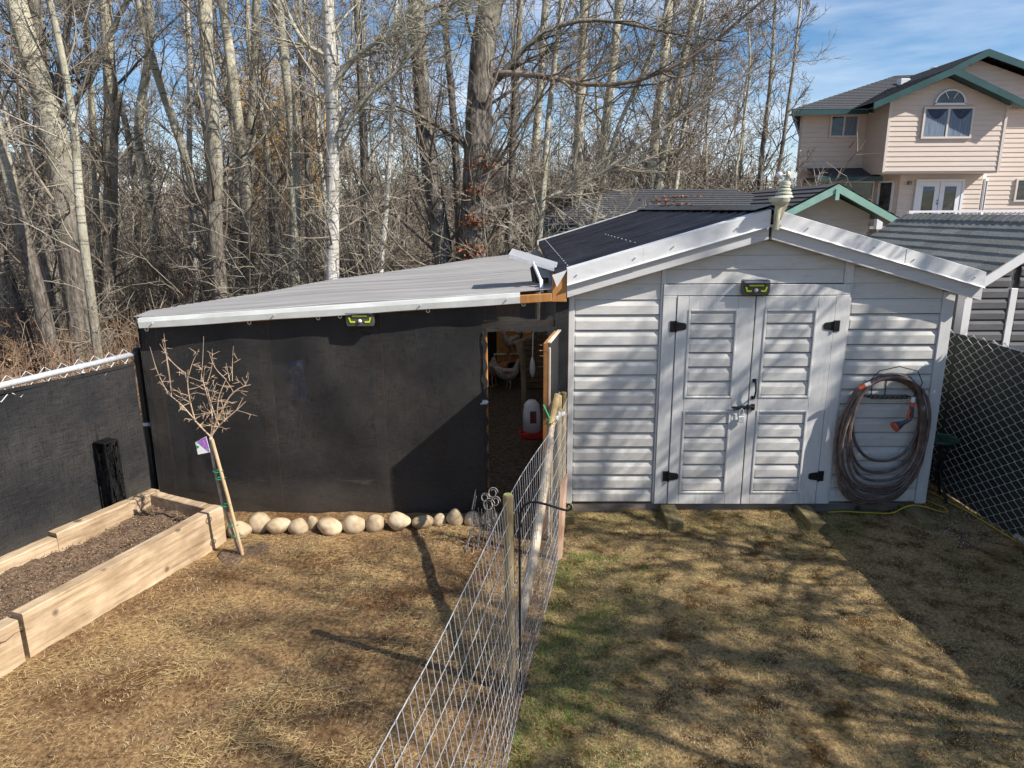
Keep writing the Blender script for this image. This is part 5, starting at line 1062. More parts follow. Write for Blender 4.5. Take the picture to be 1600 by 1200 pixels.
hk = thing('shepherd_hook', (-.05, 3.5, 0), 'black iron shepherd hook arching over the wire fence from a stake in the ground', 'garden hook')
hp = [(-.012,3.52,-.05),(-.012,3.52,.6),(-.012,3.52,1.10),(-.004,3.52,1.165),(.030,3.51,1.200),(.120,3.5,1.177),(.230,3.5,1.140)]; Ph, Rh = resample(hp, [.007]*7, 30)
cur = [(.230,3.5,1.140),(.251,3.5,1.137),(.265,3.5,1.148),(.266,3.5,1.163),(.254,3.5,1.173),(.243,3.5,1.167),(.244,3.5,1.158)]
build(MB().tube([tuple(p) for p in Ph], .0065, 8).tube(cur, .0055, 8), 'hook', MT['black_iron'], hk, 0, True)
on = thing('wire_ornament', (-.32, 5.35, 0), 'curly wrought wire garden ornament with scrolls and hanging loops beside the post', 'ornament')
def spiral(c, r, turns, tiltv, ph=0, shrink=.55): return [(c[0]+r*(1-shrink*t)*math.cos(ph+turns*6.28*t), c[1]+tiltv*r*math.sin(ph+turns*6.28*t)*.5, c[2]+r*(1-shrink*t)*math.sin(ph+turns*6.28*t)) for t in np.linspace(0, 1, 26)]
m = MB()
for c, r in (((-.235,5.33,.475),.042),((-.215,5.33,.40),.040),((-.30,5.34,.43),.035),((-.27,5.31,.38),.05)): m.tube(spiral(c, r, 1.4, 1), .0042, 5)
build(m, 'scrolls', MT['iron_grey'], on, 0, True); m = MB(); go = random.Random(4)
for k in range(13):
    x = -.40+.19*k/12; y = 5.32+go.uniform(-.05, .07); zt = go.uniform(.30, .46); m.tube([(x+go.uniform(-.02, .02), y, zt), (x+go.uniform(-.02, .02), y, zt-.12), (x-.02+go.uniform(-.05, .05), y-.02, max(.0, zt-.40))], .0036, 5)
    m.tube(spiral((x, y, zt-.16-.1*go.random()), .014, 1.0, .6, 0, 0), .003, 4)
for k in range(4): m.tube([(-.36+.05*k, 5.32, .3), (-.43+.08*k, 5.28, .10), (-.45+.085*k, 5.25, .0)], .0045, 5)
m.tube([(-.41, 5.35, .32), (-.375, 5.34, .50)], .005, 5); m.tube(spiral((-.42, 5.25, .03), .05, 1.2, 3), .004, 5); build(m, 'wires', MT['iron_grey'], on)
bl = random.Random(12)

# ================================================================== HOSE ON THE SHED WALL
hg = thing('hose_hanger', (3.2, 6.0, 1.1), 'black wire hose hanger basket fixed to the right part of the shed front', 'hose hanger')
m = MB(); 
for x in (3.02, 3.40): m.tube([(x, 6.03, 1.24), (x-.0, 5.90, 1.235), (x, 5.89, 1.16), (x, 5.92, 1.115), (x, 6.03, 1.10)], .0045, 6)
for y in (5.895, 5.935, 5.975, 6.02): m.tube([(3.02, y, 1.108+.002), (3.40, y, 1.108+.002)], .0035, 5)
for k in range(9): x = 3.04+.043*k; m.tube([(x, 6.02, 1.10), (x+.02, 5.895, 1.105)], .0028, 4)
m.tube([(3.21, 6.03, 1.10), (3.21, 6.03, 1.27)], .004, 5).tube(spiral((3.385, 6.02, 1.22), .03, 1.3, .2), .004, 5); m.tube([(3.0, 5.90, 1.27), (3.06, 5.88, 1.36), (3.22, 5.87, 1.40), (3.38, 5.87, 1.36), (3.45, 5.90, 1.25), (3.44, 5.95, 1.12)], .004, 6); build(m, 'rack', MT['black_iron'], hg)
hs_ = thing('garden_hose', (3.17, 5.93, .1), 'long brown-grey garden hose coiled in a tall oval on the shed wall', 'hose')
MT['hose'] = simple('brown_hose', [(.07,.048,.042),(.14,.098,.085),(.22,.17,.155)], 14, rough=.38, bstr=0, world=True)
gh = random.Random(21); loops = [(2.80,3.56,.10),(2.81,3.555,.13),(2.79,3.57,.16),(2.83,3.54,.18),(2.84,3.53,.225),(2.82,3.56,.25),(2.86,3.52,.29),(2.87,3.50,.36),(2.90,3.51,.41),(2.93,3.49,.52)]
for k, (xl, xr, zb) in enumerate(loops):
    zt = 1.275+.012*(k % 5)+gh.uniform(-.01, .02); zc = (zt+zb)/2; cx_ = (xl+xr)/2; y_ = 5.965-.011*(k % 8); pts = []
    for a in np.linspace(0, 2*math.pi, 44):
        c, s = math.cos(a), math.sin(a); e = .82; hx_ = math.copysign(abs(s)**e, s); hz_ = math.copysign(abs(c)**e, c)
        xo = cx_+(xr-xl)/2*hx_*(1-.10*max(0, hz_))-.02*hz_*0+.05*max(0, hz_)*(k % 3-1)*.4-.06*(0 if zc == 0 else 0); pts.append((xo-.035*(-hz_)*1.0*0+.012*math.sin(3*a+k), y_-.018*math.sin(a*2+k)*.6-.02*max(0, hz_), zc+(zt-zb)/2*hz_))
    build(MB().tube(pts, .0135, 8, False), 'hose_loop', MT['hose'], hs_, 0, True)
build(MB().tube([(2.90,5.87,1.205),(2.945,5.865,1.235)], [.018,.020], 10), 'connector', MT['orange_plastic'], hs_); build(MB().tube([(2.945,5.865,1.235),(2.985,5.86,1.255)], .019, 10), 'connector_sleeve', MT['milky'], hs_)
nzl = thing('spray_nozzle', (3.33, 5.86, .95), 'orange and grey spray nozzle hanging on the end of the coiled hose', 'nozzle')
build(MB().tube([(3.372,5.87,1.13),(3.370,5.865,1.085)], .018, 10), 'coupling', MT['milky'], nzl); build(MB().tube([(3.370,5.865,1.085),(3.368,5.865,1.05)], .021, 10).tube([(3.345,5.85,1.03),(3.335,5.85,.97),(3.352,5.85,.925)], [.010,.013,.010], 7), 'grip', MT['orange_plastic'], nzl)
build(MB().tube([(3.368,5.865,1.05),(3.372,5.86,.96),(3.35,5.855,.93),(3.29,5.85,.895)], [.019,.017,.018,.020], 10), 'body', MT['grey_plastic'], nzl); build(MB().tube([(3.295,5.85,.90),(3.235,5.845,.872)], [.024,.046], 16), 'head', MT['grey_plastic'], nzl); build(MB().tube([(3.237,5.845,.873),(3.224,5.843,.866)], [.047,.045], 16), 'spray_face', MT['orange_plastic'], nzl)

# ================================================================== RIGHT FENCE AND CORNER
rf = thing('chain_link_fence', (4.12, 6, 0), 'silver chain-link fence backed with black fabric at the right of the shed', 'fence')
def rx(y): return 4.10+max(0, (6.6-y))*.045
chain('chain_link', (rx(1.0), 1.0), (rx(6.6), 6.6), .0, 1.585, 'mesh_wire', rf, .066, .0032, .012); chain('chain_link', (rx(6.6), 6.6), (4.10, 8.6), .0, 1.585, 'mesh_wire', rf, .066, .0032, .012)
m = MB(); m.grid([[(rx(y)+.045+.010*math.sin(4*y+2*t), y, .0+t*1.545+.008*t*math.sin(5.1*y)) for y in np.linspace(-3.0, 8.6, 90)] for t in np.linspace(0, 1, 9)]); build(m, 'backing_fabric', MT['screen3'], rf, 0, True)
build(MB().tube([(rx(y)+.075, y, 1.52) for y in (-3, 2, 6.6, 8.6)], .021, 10), 'top_rail', MT['galv'], rf)
for y in (7.9, 5.35, 2.8, .2): build(MB().tube([(rx(y)+.03, y, -.05), (rx(y)+.03, y, 1.56)], .028, 12), 'line_post', MT['green_post'], rf)
build(MB().tube([(rx(5.4)-.03, 5.42, .045), (rx(5.4)-.05, 5.30, .06), (rx(5.4)-.04, 5.18, .03)], [.03, .022, .03], 8), 'concrete_lump', MT['pebble'], rf)
st = thing('plant_stand', (3.93, 6.32, 0), 'round dark green slatted metal stand in the gap behind the shed corner', 'stool')
sc_ = Vector((3.93, 6.34, .60)); m = MB(); m.tube([sc_+Vector((.165*math.cos(q), .165*math.sin(q), 0)) for q in np.linspace(0, 2*math.pi, 29)], .011, 6, False); build(m, 'rim', MT['green_metal'], st)
for k in range(9):
    x = -.14+.035*k; hw = math.sqrt(max(.001, .165**2-x*x)); build(MB().bar(sc_+Vector((x, -hw, .003)), sc_+Vector((x, hw, .003)), .020, .006), 'slat', MT['green_metal'], st)
for q in (.5, 2.1, 3.7, 5.2):
    c, s = math.cos(q), math.sin(q); Pl, Rl = resample([sc_+Vector((.12*c, .12*s, 0)), sc_+Vector((.075*c, .075*s, -.15)), sc_+Vector((.05*c, .05*s, -.30)), sc_+Vector((.10*c, .10*s, -.44)), sc_+Vector((.16*c, .16*s, -.59))], [.012]*5, 14); build(MB().tube([tuple(p) for p in Pl], .013, 7), 'leg', MT['rail_black'], st)
build(MB().tube([sc_+Vector((.07*math.cos(q), .07*math.sin(q), -.30)) for q in np.linspace(0, 6.29, 17)], .010, 6, False), 'ring', MT['rail_black'], st)
def cord(pts, label):
    P_, R_ = resample(pts, [.0055]*len(pts), 60); tag(build(MB().tube([(a, b_, c) for a, b_, c in P_], .0052, 7), 'extension_cord', MT['yellow_cord'], None, 0, True), label, 'cord')
cord([(2.80,5.975,.015),(2.95,5.985,.02),(3.1,5.97,.015),(3.25,5.965,.012),(3.37,5.95,.012),(3.41,5.95,.035),(3.46,5.93,.09),(3.55,5.93,.11),(3.66,5.93,.085),(3.80,5.95,.03),(3.90,5.98,.012),(3.93,6.06,.012),(3.86,6.22,.012),(3.76,6.36,.014),(3.73,6.6,.012),(3.80,6.75,.012)], 'yellow cord looping over the dark block at the shed corner')
cord([(3.80,6.75,.012),(3.95,6.6,.012),(4.02,6.40,.012),(4.03,6.22,.012),(4.075,6.05,.014),(4.09,5.85,.012),(4.10,5.65,.014),(4.115,5.45,.012),(4.12,5.2,.015),(4.13,4.9,.012)], 'yellow cord running along the foot of the right-hand fence')

# ================================================================== NEIGHBOUR'S DARK GREY SHED
ns = thing('neighbour_shed', (5.5, 7.2, 0), 'dark grey clad shed with white trim and a grey shingled roof beyond the right fence', 'shed')
MT['dark_siding'] = simple('dark_grey_siding', [(.085,.085,.095),(.125,.125,.135)], 4, (1,1,4), .55, .05, rand=.05, world=True)
MT['shingle'] = simple('grey_asphalt_shingle', [(.12,.125,.115),(.20,.205,.19),(.28,.285,.27)], 55, rough=.95, bstr=.3, bdist=.003, world=True, rand=.20)
MT['shingle_dark'] = simple('dark_asphalt_shingle', [(.032,.034,.038),(.060,.062,.068),(.095,.097,.104)], 20, rough=.95, bstr=.3, bdist=.003, world=True)
MT['white_trim'] = simple('white_trim', [(.68,.68,.70),(.76,.76,.78)], 5, rough=.45, bstr=0, world=True)
RXs, yF, yB = 5.52, 7.20, 10.5
def nz_r(x): return 2.615-.70*abs(x-RXs)
build(MB().prism([(4.64, 7.36, 0), (6.40, 7.36, 0), (6.40, 7.36, nz_r(6.40)-.1), (RXs, 7.36, nz_r(RXs)-.12), (4.64, 7.36, nz_r(4.64)-.1)], (0, 3.0, 0)), 'wall', MT['core'], ns)
z = .10
while z < 2.5:
    def xr_(zz): return (RXs-(2.56-zz)/.735, RXs+(2.56-zz)/.735) if zz > nz_r(4.64)-.1 else (4.64, 6.40)
    a, b_ = xr_(z+.115); a = max(a, 4.66); b_ = min(b_, 6.38)
    if b_-a > .08:
        if a < 5.04 and b_ > 5.2: lap_board(a, 5.06, z, .113, 7.352, .018, .012, 'siding_board', ns, 'dark_siding'); lap_board(5.14, b_, z, .113, 7.352, .018, .012, 'siding_board', ns, 'dark_siding')
        else: lap_board(a, b_, z, .113, 7.352, .018, .012, 'siding_board', ns, 'dark_siding')
    z += .113
z = .10
while z < 1.9:
    m = MB(); m.grid([[(4.64, 7.42, z+.112), (4.64, 10.3, z+.112)], [(4.622, 7.42, z+.004), (4.622, 10.3, z+.004)], [(4.64, 7.42, z+.002), (4.64, 10.3, z+.002)]]); build(m, 'siding_board', MT['dark_siding'], ns); z += .113
build(MB().box(4.585, 4.665, 7.30, 7.42, 0, 1.93), 'corner_trim', MT['white_trim'], ns, .003); build(MB().box(5.065, 5.135, 7.325, 7.36, 0, 1.9), 'trim_board', MT['white_trim'], ns, .003)
for s in (-1, 1): build(MB().prism([(RXs, 7.205, nz_r(RXs)-.01), (RXs+s*.98, 7.205, nz_r(RXs+.98)-.01), (RXs+s*.98, 7.205, nz_r(RXs+.98)-.12), (RXs, 7.205, nz_r(RXs)-.13)], (0, .03, 0)), 'fascia', MT['white_trim'], ns, .003)
for s in (-1, 1): build(MB().prism([(RXs, 7.215, nz_r(RXs)-.012), (RXs+s*.99, 7.215, nz_r(RXs+.99)-.012), (RXs+s*.99, 7.215, nz_r(RXs+.99)-.04), (RXs, 7.215, nz_r(RXs)-.04)], (0, yB-7.22, 0)), 'roof_deck', MT['skirt'], ns)
sh_cache = {}
for s in (-1,):
    for c in range(9):
        xe = RXs+s*(.99-.112*c); xi = RXs+s*(.99-.112*(c+1)); off = (c % 2)*.15; y = yF-.005-off
        while y < yB:
            y0, y1 = max(yF-.005, y), min(yB, y+.298)
            if y1-y0 > .04:
                m = MB(); j = rnd.uniform(0, .003); m.hexa([(xe, y0+.002, nz_r(xe)+.001), (xe, y1-.002, nz_r(xe)+.001), (xi, y1-.002, nz_r(xi)+.001), (xi, y0+.002, nz_r(xi)+.001), (xe, y0+.002, nz_r(xe)+.014+j), (xe, y1-.002, nz_r(xe)+.014+j), (xi, y1-.002, nz_r(xi)+.004), (xi, y0+.002, nz_r(xi)+.004)]); build(m, 'shingle', MT['shingle'], ns)
            y += .30
build(MB().prism([(RXs, 7.22, 2.62), (RXs+.99, 7.22, nz_r(6.51)+.01), (RXs+.99, 7.22, nz_r(6.51)), (RXs, 7.22, 2.608)], (0, yB-7.23, 0)), 'far_roof_slope', MT['shingle'], ns)
y = yF
while y < yB-.1:
    m = MB()
    for s in (-1, 1): m.prism([(RXs, y, 2.642), (RXs+s*.10, y, 2.642-.070), (RXs+s*.10, y, 2.630-.070), (RXs, y, 2.628)], (0, .155, -.012))
    build(m, 'cap_shingle', MT['shingle'], ns); y += .14

# ================================================================== GARAGE WITH GREEN GABLE
gr_ = thing('garage', (4.5, 15, 0), 'low garage with dark shingled roof and pale green gable front behind the shed', 'garage')
MT['green_fascia'] = simple('pale_green_fascia', [(.20,.36,.30),(.27,.44,.37)], 5, rough=.5, bstr=0, world=True)
MT['teal_fascia'] = simple('dark_teal_fascia', [(.010,.050,.055),(.018,.075,.078)], 3, rough=.5, bstr=0, world=True)
MT['beige_siding'] = simple('pale_lap_siding', [(.44,.42,.40),(.54,.52,.50)], 3, (1,1,5), .6, 0, world=True)
build(MB().box(.75, 6.1, 13.85, 20.2, 0, 2.30), 'wall', MT['beige_siding'], gr_)
def slope(m, e0, e1, r0, r1, n, lip=.018):
    """shingled slope from eave edge e0-e1 to ridge edge r0-r1 in n courses"""
    e0, e1, r0, r1 = map(Vector, (e0, e1, r0, r1)); nv_ = (e1-e0).cross(r0-e0).normalized()
    if nv_.z < 0: nv_ = -nv_
    for k in range(n):
        a0 = e0.lerp(r0, k/n); a1 = e1.lerp(r1, k/n); b0 = e0.lerp(r0, (k+1)/n); b1 = e1.lerp(r1, (k+1)/n)
        m.grid([[a0, a1], [a0+nv_*lip, a1+nv_*lip], [b0+nv_*.002, b1+nv_*.002]])
    return m
zr, ze = 3.18, 2.44
rf_ = MB(); slope(rf_, (.35, 13.5, ze), (4.9, 13.5, ze), (2.1, 17, zr), (4.9, 17, zr), 17); slope(rf_, (4.9, 13.5, ze), (6.5, 13.5, ze), (4.9, 17, zr), (4.91, 17, zr), 17)
slope(rf_, (.35, 20.5, ze), (.35, 13.5, ze), (2.1, 17, zr), (2.1, 17.01, zr), 17); slope(rf_, (6.5, 20.5, ze), (.35, 20.5, ze), (4.91, 17, zr), (2.1, 17, zr), 17); slope(rf_, (6.5, 13.5, ze), (6.5, 20.5, ze), (4.91, 17, zr), (4.91, 17.01, zr), 17)
build(rf_, 'roof', MT['shingle_dark'], gr_)
build(MB().box(.35, 6.5, 13.47, 13.50, ze-.16, ze-.004).box(.32, .35, 13.47, 20.5, ze-.16, ze-.004), 'fascia', MT['teal_fascia'], gr_); build(MB().box(.36, 6.5, 13.51, 20.5, ze-.10, ze-.06), 'soffit', MT['beige_siding'], gr_)
GX, gz = 5.46, 3.14
m = MB(); slope(m, (4.42, 12.6, 2.60), (4.42, 16.6, 2.60), (GX, 12.6, gz), (GX, 16.9, gz), 7); slope(m, (6.62, 16.6, 2.53), (6.62, 12.6, 2.53), (GX, 16.9, gz), (GX, 12.6, gz), 8); build(m, 'gable_roof', MT['shingle_dark'], gr_)
for a, b_ in (((4.42, 2.58), (GX-.0, gz-.015)), ((6.62, 2.51), (GX+.002, gz-.015))):
    build(MB().prism([(a[0], 12.57, a[1]), (b_[0], 12.57, b_[1]), (b_[0], 12.57, b_[1]-.135), (a[0], 12.57, a[1]-.12)], (0, .035, 0)), 'barge_board', MT['green_fascia'], gr_)
    build(MB().prism([(a[0], 12.61, a[1]-.05), (b_[0], 12.61, b_[1]-.03), (b_[0], 12.61, b_[1]-.05), (a[0], 12.61, a[1]-.07)], (0, .5, 0)), 'gable_soffit', MT['teal_fascia'], gr_)
build(MB().prism([(4.7, 13.1, 2.30), (6.3, 13.1, 2.30), (6.3, 13.1, 2.62), (GX, 13.1, 3.02), (4.7, 13.1, 2.66)], (0, .7, 0)).box(4.72, 6.28, 13.11, 13.8, 0, 2.30), 'gable_wall', MT['beige_siding'], gr_)
build(MB().box(GX-.045, GX+.02, 12.55, 12.60, 2.86, 3.05), 'gable_post', MT['green_fascia'], gr_)
for k, x in enumerate((3.2, 3.0, 3.5)): scatter_bits('leaf_tufts', 70, lambda g, n, x=x: np.column_stack([g.normal(x, .22, n), g.normal(15.2+.4*k, .12, n), np.full(n, ze+(15.2+.4*k-13.5)*.2114+.04)]), (.02, .05), 'leafr', 90+k, gr_)

# ================================================================== PINK HOUSE
hs2 = thing('pink_house', (13, 25, 0), 'two-storey pale pink clad house with teal eaves and a rear deck, upper right', 'house')
MT['pink'] = simple('pale_pink_siding', [(.57,.475,.40),(.63,.53,.455)], 2, (1,1,6), .6, 0, world=True)
MT['cream_trim'] = simple('cream_trim', [(.58,.52,.46),(.64,.58,.52)], 5, rough=.5, bstr=0, world=True)
MT['curtain'] = simple('pale_blue_curtain', [(.08,.11,.16),(.22,.28,.36)], 6, (9,1,.4), .8, 0, world=True)
def glass_mat():
    m, nt, p = new_mat('window_glass'); n = noise(nt, wcoords(nt, (1.2, 1, 2.5)), 2.2, 5); r = ramp(nt, [(.35, (.012,.014,.018)), (.6, (.05,.055,.062)), (.75, (.10,.105,.11))]); nt.links.new(n, r.inputs[0]); nt.links.new(r.outputs[0], p.inputs['Base Color']); p.inputs['Roughness'].default_value = .05; p.inputs['Specular IOR Level'].default_value = .6; return m
MT['glass'] = glass_mat()
def lap_wall(nm, x0, x1, z0, y, ztop, parent, pitch=.155, mat='pink', y1=None):
    m = MB(); z = z0; zm = max(ztop(x) for x in np.linspace(x0, x1, 25)); 
    while z < zm:
        zt = z+pitch
        xs = [x for x in np.linspace(x0, x1, 49) if ztop(x) >= z]
        if len(xs) >= 2:
            m.grid([[(x, y-.004, min(zt, ztop(x))) for x in xs], [(x, y-.022, z+.003) for x in xs], [(x, y, z) for x in xs]])
        z = zt
    pts = [(x0, y+.005, z0), (x1, y+.005, z0)]+[(x, y+.005, ztop(x)) for x in np.linspace(x1, x0, 9)]
    m.prism(pts, (0, .2, 0)); return build(m, nm, MT[mat], parent)
def window(x0, x1, z0, z1, y, parent, split=None, curtain=False, fr=.06, hsplit=None, nm='window'):
    f = MB()
    for a, b_, c, d in ((x0, x1, z0, z0+fr), (x0, x1, z1-fr, z1), (x0, x0+fr, z0+fr, z1-fr), (x1-fr, x1, z0+fr, z1-fr)): f.box(a, b_, y-.075, y-.022, c, d)
    if split: f.box(split-.03, split+.03, y-.070, y-.022, z0+fr if not hsplit else z0+fr, z1-fr if not hsplit else hsplit-.03)
    if hsplit: f.box(x0+fr, x1-fr, y-.071, y-.022, hsplit-.03, hsplit+.03)
    w_ = build(f, nm, MT['cream_trim'], parent)
    xs = [x0+fr]+([split] if split else [])+[x1-fr]
    for k in range(len(xs)-1):
        build(MB().box(xs[k]+.001, xs[k+1]-.001, y-.050, y-.045, z0+fr, z1-fr), 'pane', MT['curtain' if (curtain and k == len(xs)-2) or curtain == 2 else 'glass'], w_)
    return w_
yb_, yl_, yr_ = 24.0, 25.5, 25.3
def gtop(x): return 6.74-.41*abs(x-13.50)
lap_wall('bay_wall', 11.80, 15.55, 3.90, yb_, gtop, hs2)
lap_wall('wall', 9.62, 11.80, 4.02, yl_, lambda x: 5.92, hs2); lap_wall('wall', 15.62, 19.8, 1.0, yr_, lambda x: 6.2, hs2)
lap_wall('lower_wall', 9.9, 12.7, .2, yl_+.03, lambda x: 3.86, hs2); lap_wall('lower_wall', 12.78, 15.55, .4, 24.75, lambda x: 3.90, hs2)
# angled sides of the lower bay
for (xa, ya_), (xb, yb2) in (((12.30, 25.5), (12.78, 24.75)), ((15.55, 24.75), (16.05, 25.35))):
    m = MB(); z = .4
    while z < 3.9: m.grid([[(xa, ya_, z+.155), (xb, yb2, z+.155)], [(xa-.012, ya_-.02, z+.003), (xb-.012, yb2-.02, z+.003)], [(xa, ya_, z), (xb, yb2, z)]]); z += .155
    m.prism([(xa, ya_+.01, .4), (xb, yb2+.01, .4), (xb, yb2+.01, 3.9), (xa, ya_+.01, 3.9)], (0, .2, 0)); build(m, 'lower_wall', MT['pink'], hs2)
def slanted_window(pa, pb, z0, z1):
    pa = Vector((*pa, 0)); pb = Vector((*pb, 0)); t = (pb-pa).normalized(); n_ = Vector((t.y, -t.x, 0)); n_ = n_ if n_.y < 0 else -n_; f = MB()
    for a, b_ in ((pa+n_*.05+Vector((0,0,z0)), pb+n_*.05+Vector((0,0,z0))), (pa+n_*.05+Vector((0,0,z1)), pb+n_*.05+Vector((0,0,z1)))): f.bar(a, b_, .06, .07)
    for p in (pa, pb): f.bar(p+n_*.05+Vector((0,0,z0+.04)), p+n_*.05+Vector((0,0,z1-.04)), .06, .06, (t.x, t.y, 0))
    w_ = build(f, 'window', MT['white_trim'], hs2); build(MB().poly([pa+n_*.04+Vector((0,0,z0)), pb+n_*.04+Vector((0,0,z0)), pb+n_*.04+Vector((0,0,z1)), pa+n_*.04+Vector((0,0,z1))]), 'pane', MT['glass'], w_)
slanted_window((12.42, 25.31), (12.68, 24.90), 2.62, 3.62); slanted_window((15.62, 24.83), (15.92, 25.19), 2.55, 3.66)
build(MB().box(11.80, 15.55, 24.02, 25.45, 3.84, 3.895), 'bay_soffit', MT['cream_trim'], hs2)
build(MB().box(11.79, 12.02, 24.02, 25.6, 3.9, 6.0), 'bay_side', MT['pink'], hs2); build(MB().box(15.40, 15.56, 24.21, 25.6, 3.9, 5.85), 'bay_side', MT['pink'], hs2)
for x in (11.80, 15.50): build(MB().box(x-.03, x+.05, yb_-.04, yb_-.0, 3.88, gtop(x)-.02), 'corner_trim', MT['cream_trim'], hs2)
window(12.86, 14.46, 4.90, 5.86, yb_, hs2, 13.66, 2)
# arched window
f = MB(); cx_, cz_, ra = 13.66, 5.93, .50; arc = [(cx_+ra*math.cos(a), cz_+ra*.92*math.sin(a)) for a in np.linspace(0, math.pi, 19)]; arc2 = [(cx_+(ra-.07)*math.cos(a), cz_+.045+(ra-.10)*.9*math.sin(a)) for a in np.linspace(0, math.pi, 19)]
f.grid([[(a, yb_-.075, b_) for a, b_ in arc], [(a, yb_-.075, b_) for a, b_ in arc2]]); f.grid([[(a, yb_-.075, b_) for a, b_ in arc], [(a, yb_-.02, b_) for a, b_ in arc]]); f.box(cx_-ra, cx_+ra, yb_-.075, yb_-.02, cz_-.02, cz_+.045)
for a in (math.pi/3, 2*math.pi/3, math.pi/2): f.bar((cx_+.15*math.cos(a), yb_-.068, cz_+.04+.15*math.sin(a)), (cx_+.42*math.cos(a), yb_-.068, cz_+.04+.40*math.sin(a)), .02, .02)
aw = build(f, 'arched_window', MT['white_trim'], hs2); build(MB().prism([(a, yb_-.05, b_) for a, b_ in arc2], (0, .004, 0)), 'pane', MT['glass'], aw)
sw = MB()
for x0, x1 in ((12.96, 13.60), (13.74, 14.38)):
    xs = np.linspace(x0, x1, 12); sw.grid([[(x, yb_-.056, 5.795) for x in xs], [(x, yb_-.056, 5.79-.30*math.sin(math.pi*(x-x0)/(x1-x0))) for x in xs]])
build(sw, 'valance', MT['curtain_dark'], hs2)
window(10.54, 11.52, 5.10, 5.83, yl_, hs2, 11.02, True); window(10.68, 12.28, 2.60, 3.66, yl_, hs2, 11.80, False, .06, 3.03); window(17.02, 18.4, 2.93, 3.70, yr_, hs2, 17.7)
# french doors
fd2 = MB(); yd = 24.73
for a, b_, c, d in ((13.30, 14.92, 3.60, 3.67), (13.30, 13.38, 2.3, 3.60), (14.84, 14.92, 2.3, 3.60)): fd2.box(a, b_, yd-.075, yd-.003, c, d)
fdo = build(fd2, 'french_door', MT['white_trim'], hs2)
for x0, x1 in ((13.39, 14.10), (14.12, 14.83)):
    m = MB(); 
    for a, b_, c, d in ((x0, x1, 3.44, 3.595), (x0, x1, 2.3, 2.50), (x0, x0+.16, 2.50, 3.44), (x1-.16, x1, 2.50, 3.44)): m.box(a, b_, yd-.06, yd-.003, c, d)
    build(m, 'door_leaf', MT['white_trim'], fdo); build(MB().box(x0+.16, x1-.16, yd-.04, yd-.03, 2.5, 3.44), 'pane', MT['glass'], fdo); build(MB().box(x0+.17, x1-.17, yd-.050, yd-.042, 3.28, 3.44), 'blind', MT['curtain'], fdo)
build(MB().lathe((14.08, yd-.07, 2.86), [(.03, 0), (.03, .05)], 8).lathe((14.08, yd-.07, 2.96), [(.025, 0), (.025, .04)], 8), 'door_knob', MT['skirt'], fdo)
build(MB().box(13.03, 13.13, 24.62, 24.72, 3.50, 3.62), 'wall_lamp', MT['skirt'], hs2)
# roofs
def roofpart(nm, fn): 
    m = MB(); fn(m); return build(m, nm, MT['shingle_dark'], hs2)
e_l = 9.05; zE = 5.95
roofpart('roof', lambda m: (slope(m, (e_l, 25.0, zE), (20.5, 25.0, zE), (14.6, 29.5, 7.75), (17.6, 29.5, 7.85), 22), slope(m, (12.8, 34, zE), (e_l, 25.0, zE), (14.66, 29.6, 7.75), (14.6, 29.5, 7.75), 22)))
build(MB().box(e_l, 11.6, 24.97, 25.0, zE-.16, zE-.005).bar((e_l-.01, 24.98, zE-.085), (12.8, 34, zE-.085), .02, .15), 'eave_fascia', MT['teal_fascia'], hs2); build(MB().box(e_l, 11.8, 25.0, 25.5, zE-.14, zE-.12), 'soffit', MT['cream_trim'], hs2)
def bay_r(x): return 6.97-.43*abs(x-13.42)
roofpart('gable_roof', lambda m: (slope(m, (11.05, 23.55, bay_r(11.05)), (11.05, 27.0, bay_r(11.05)), (13.42, 23.55, 6.97), (13.42, 27.9, 6.97), 14), slope(m, (15.80, 28, bay_r(15.80)), (15.80, 23.55, bay_r(15.80)), (13.42, 28, 6.97), (13.42, 23.55, 6.97), 14)))
for s in (-1, 1):
    xe = 13.42+s*2.37; build(MB().prism([(13.42, 23.50, 6.97), (xe, 23.50, bay_r(xe)), (xe, 23.50, bay_r(xe)-.20), (13.42, 23.50, 6.75)], (0, .05, 0)), 'barge_board', MT['teal_fascia'], hs2)
    build(MB().prism([(13.42, 23.56, 6.83), (xe, 23.56, bay_r(xe)-.14), (xe, 23.56, bay_r(xe)-.17), (13.42, 23.56, 6.80)], (0, .43, 0)), 'gable_soffit', MT['teal_fascia'], hs2)
def big_r(x): return 7.72-(.50 if x < 15.14 else .33)*abs(x-15.14)
lap_wall('upper_gable_wall', 13.2, 18.6, 5.9, 25.22, lambda x: big_r(x)-.25, hs2)
roofpart('gable_roof', lambda m: (slope(m, (13.0, 24.8, big_r(13.0)), (13.0, 27.5, big_r(13.0)), (15.14, 24.8, 7.72), (15.14, 29.3, 7.72), 14), slope(m, (19.9, 29.3, big_r(19.9)), (19.9, 24.8, big_r(19.9)), (15.14, 29.3, 7.72), (15.14, 24.8, 7.72), 18)))
for s in (-1, 1):
    xe = 15.14+(4.7 if s > 0 else -2.1); build(MB().prism([(15.14, 24.75, 7.72), (xe, 24.75, big_r(xe)), (xe, 24.75, big_r(xe)-.20), (15.14, 24.75, 7.50)], (0, .05, 0)), 'barge_board', MT['teal_fascia'], hs2)
roofpart('porch_roof', lambda m: slope(m, (9.85, 24.6, 3.76), (12.1, 24.6, 3.76), (9.9, 25.48, 4.10), (12.1, 25.48, 4.10), 4)); build(MB().box(9.85, 12.12, 24.57, 24.60, 3.62, 3.755).box(9.85, 9.88, 24.6, 25.5, 3.62, 3.755), 'porch_fascia', MT['teal_fascia'], hs2)
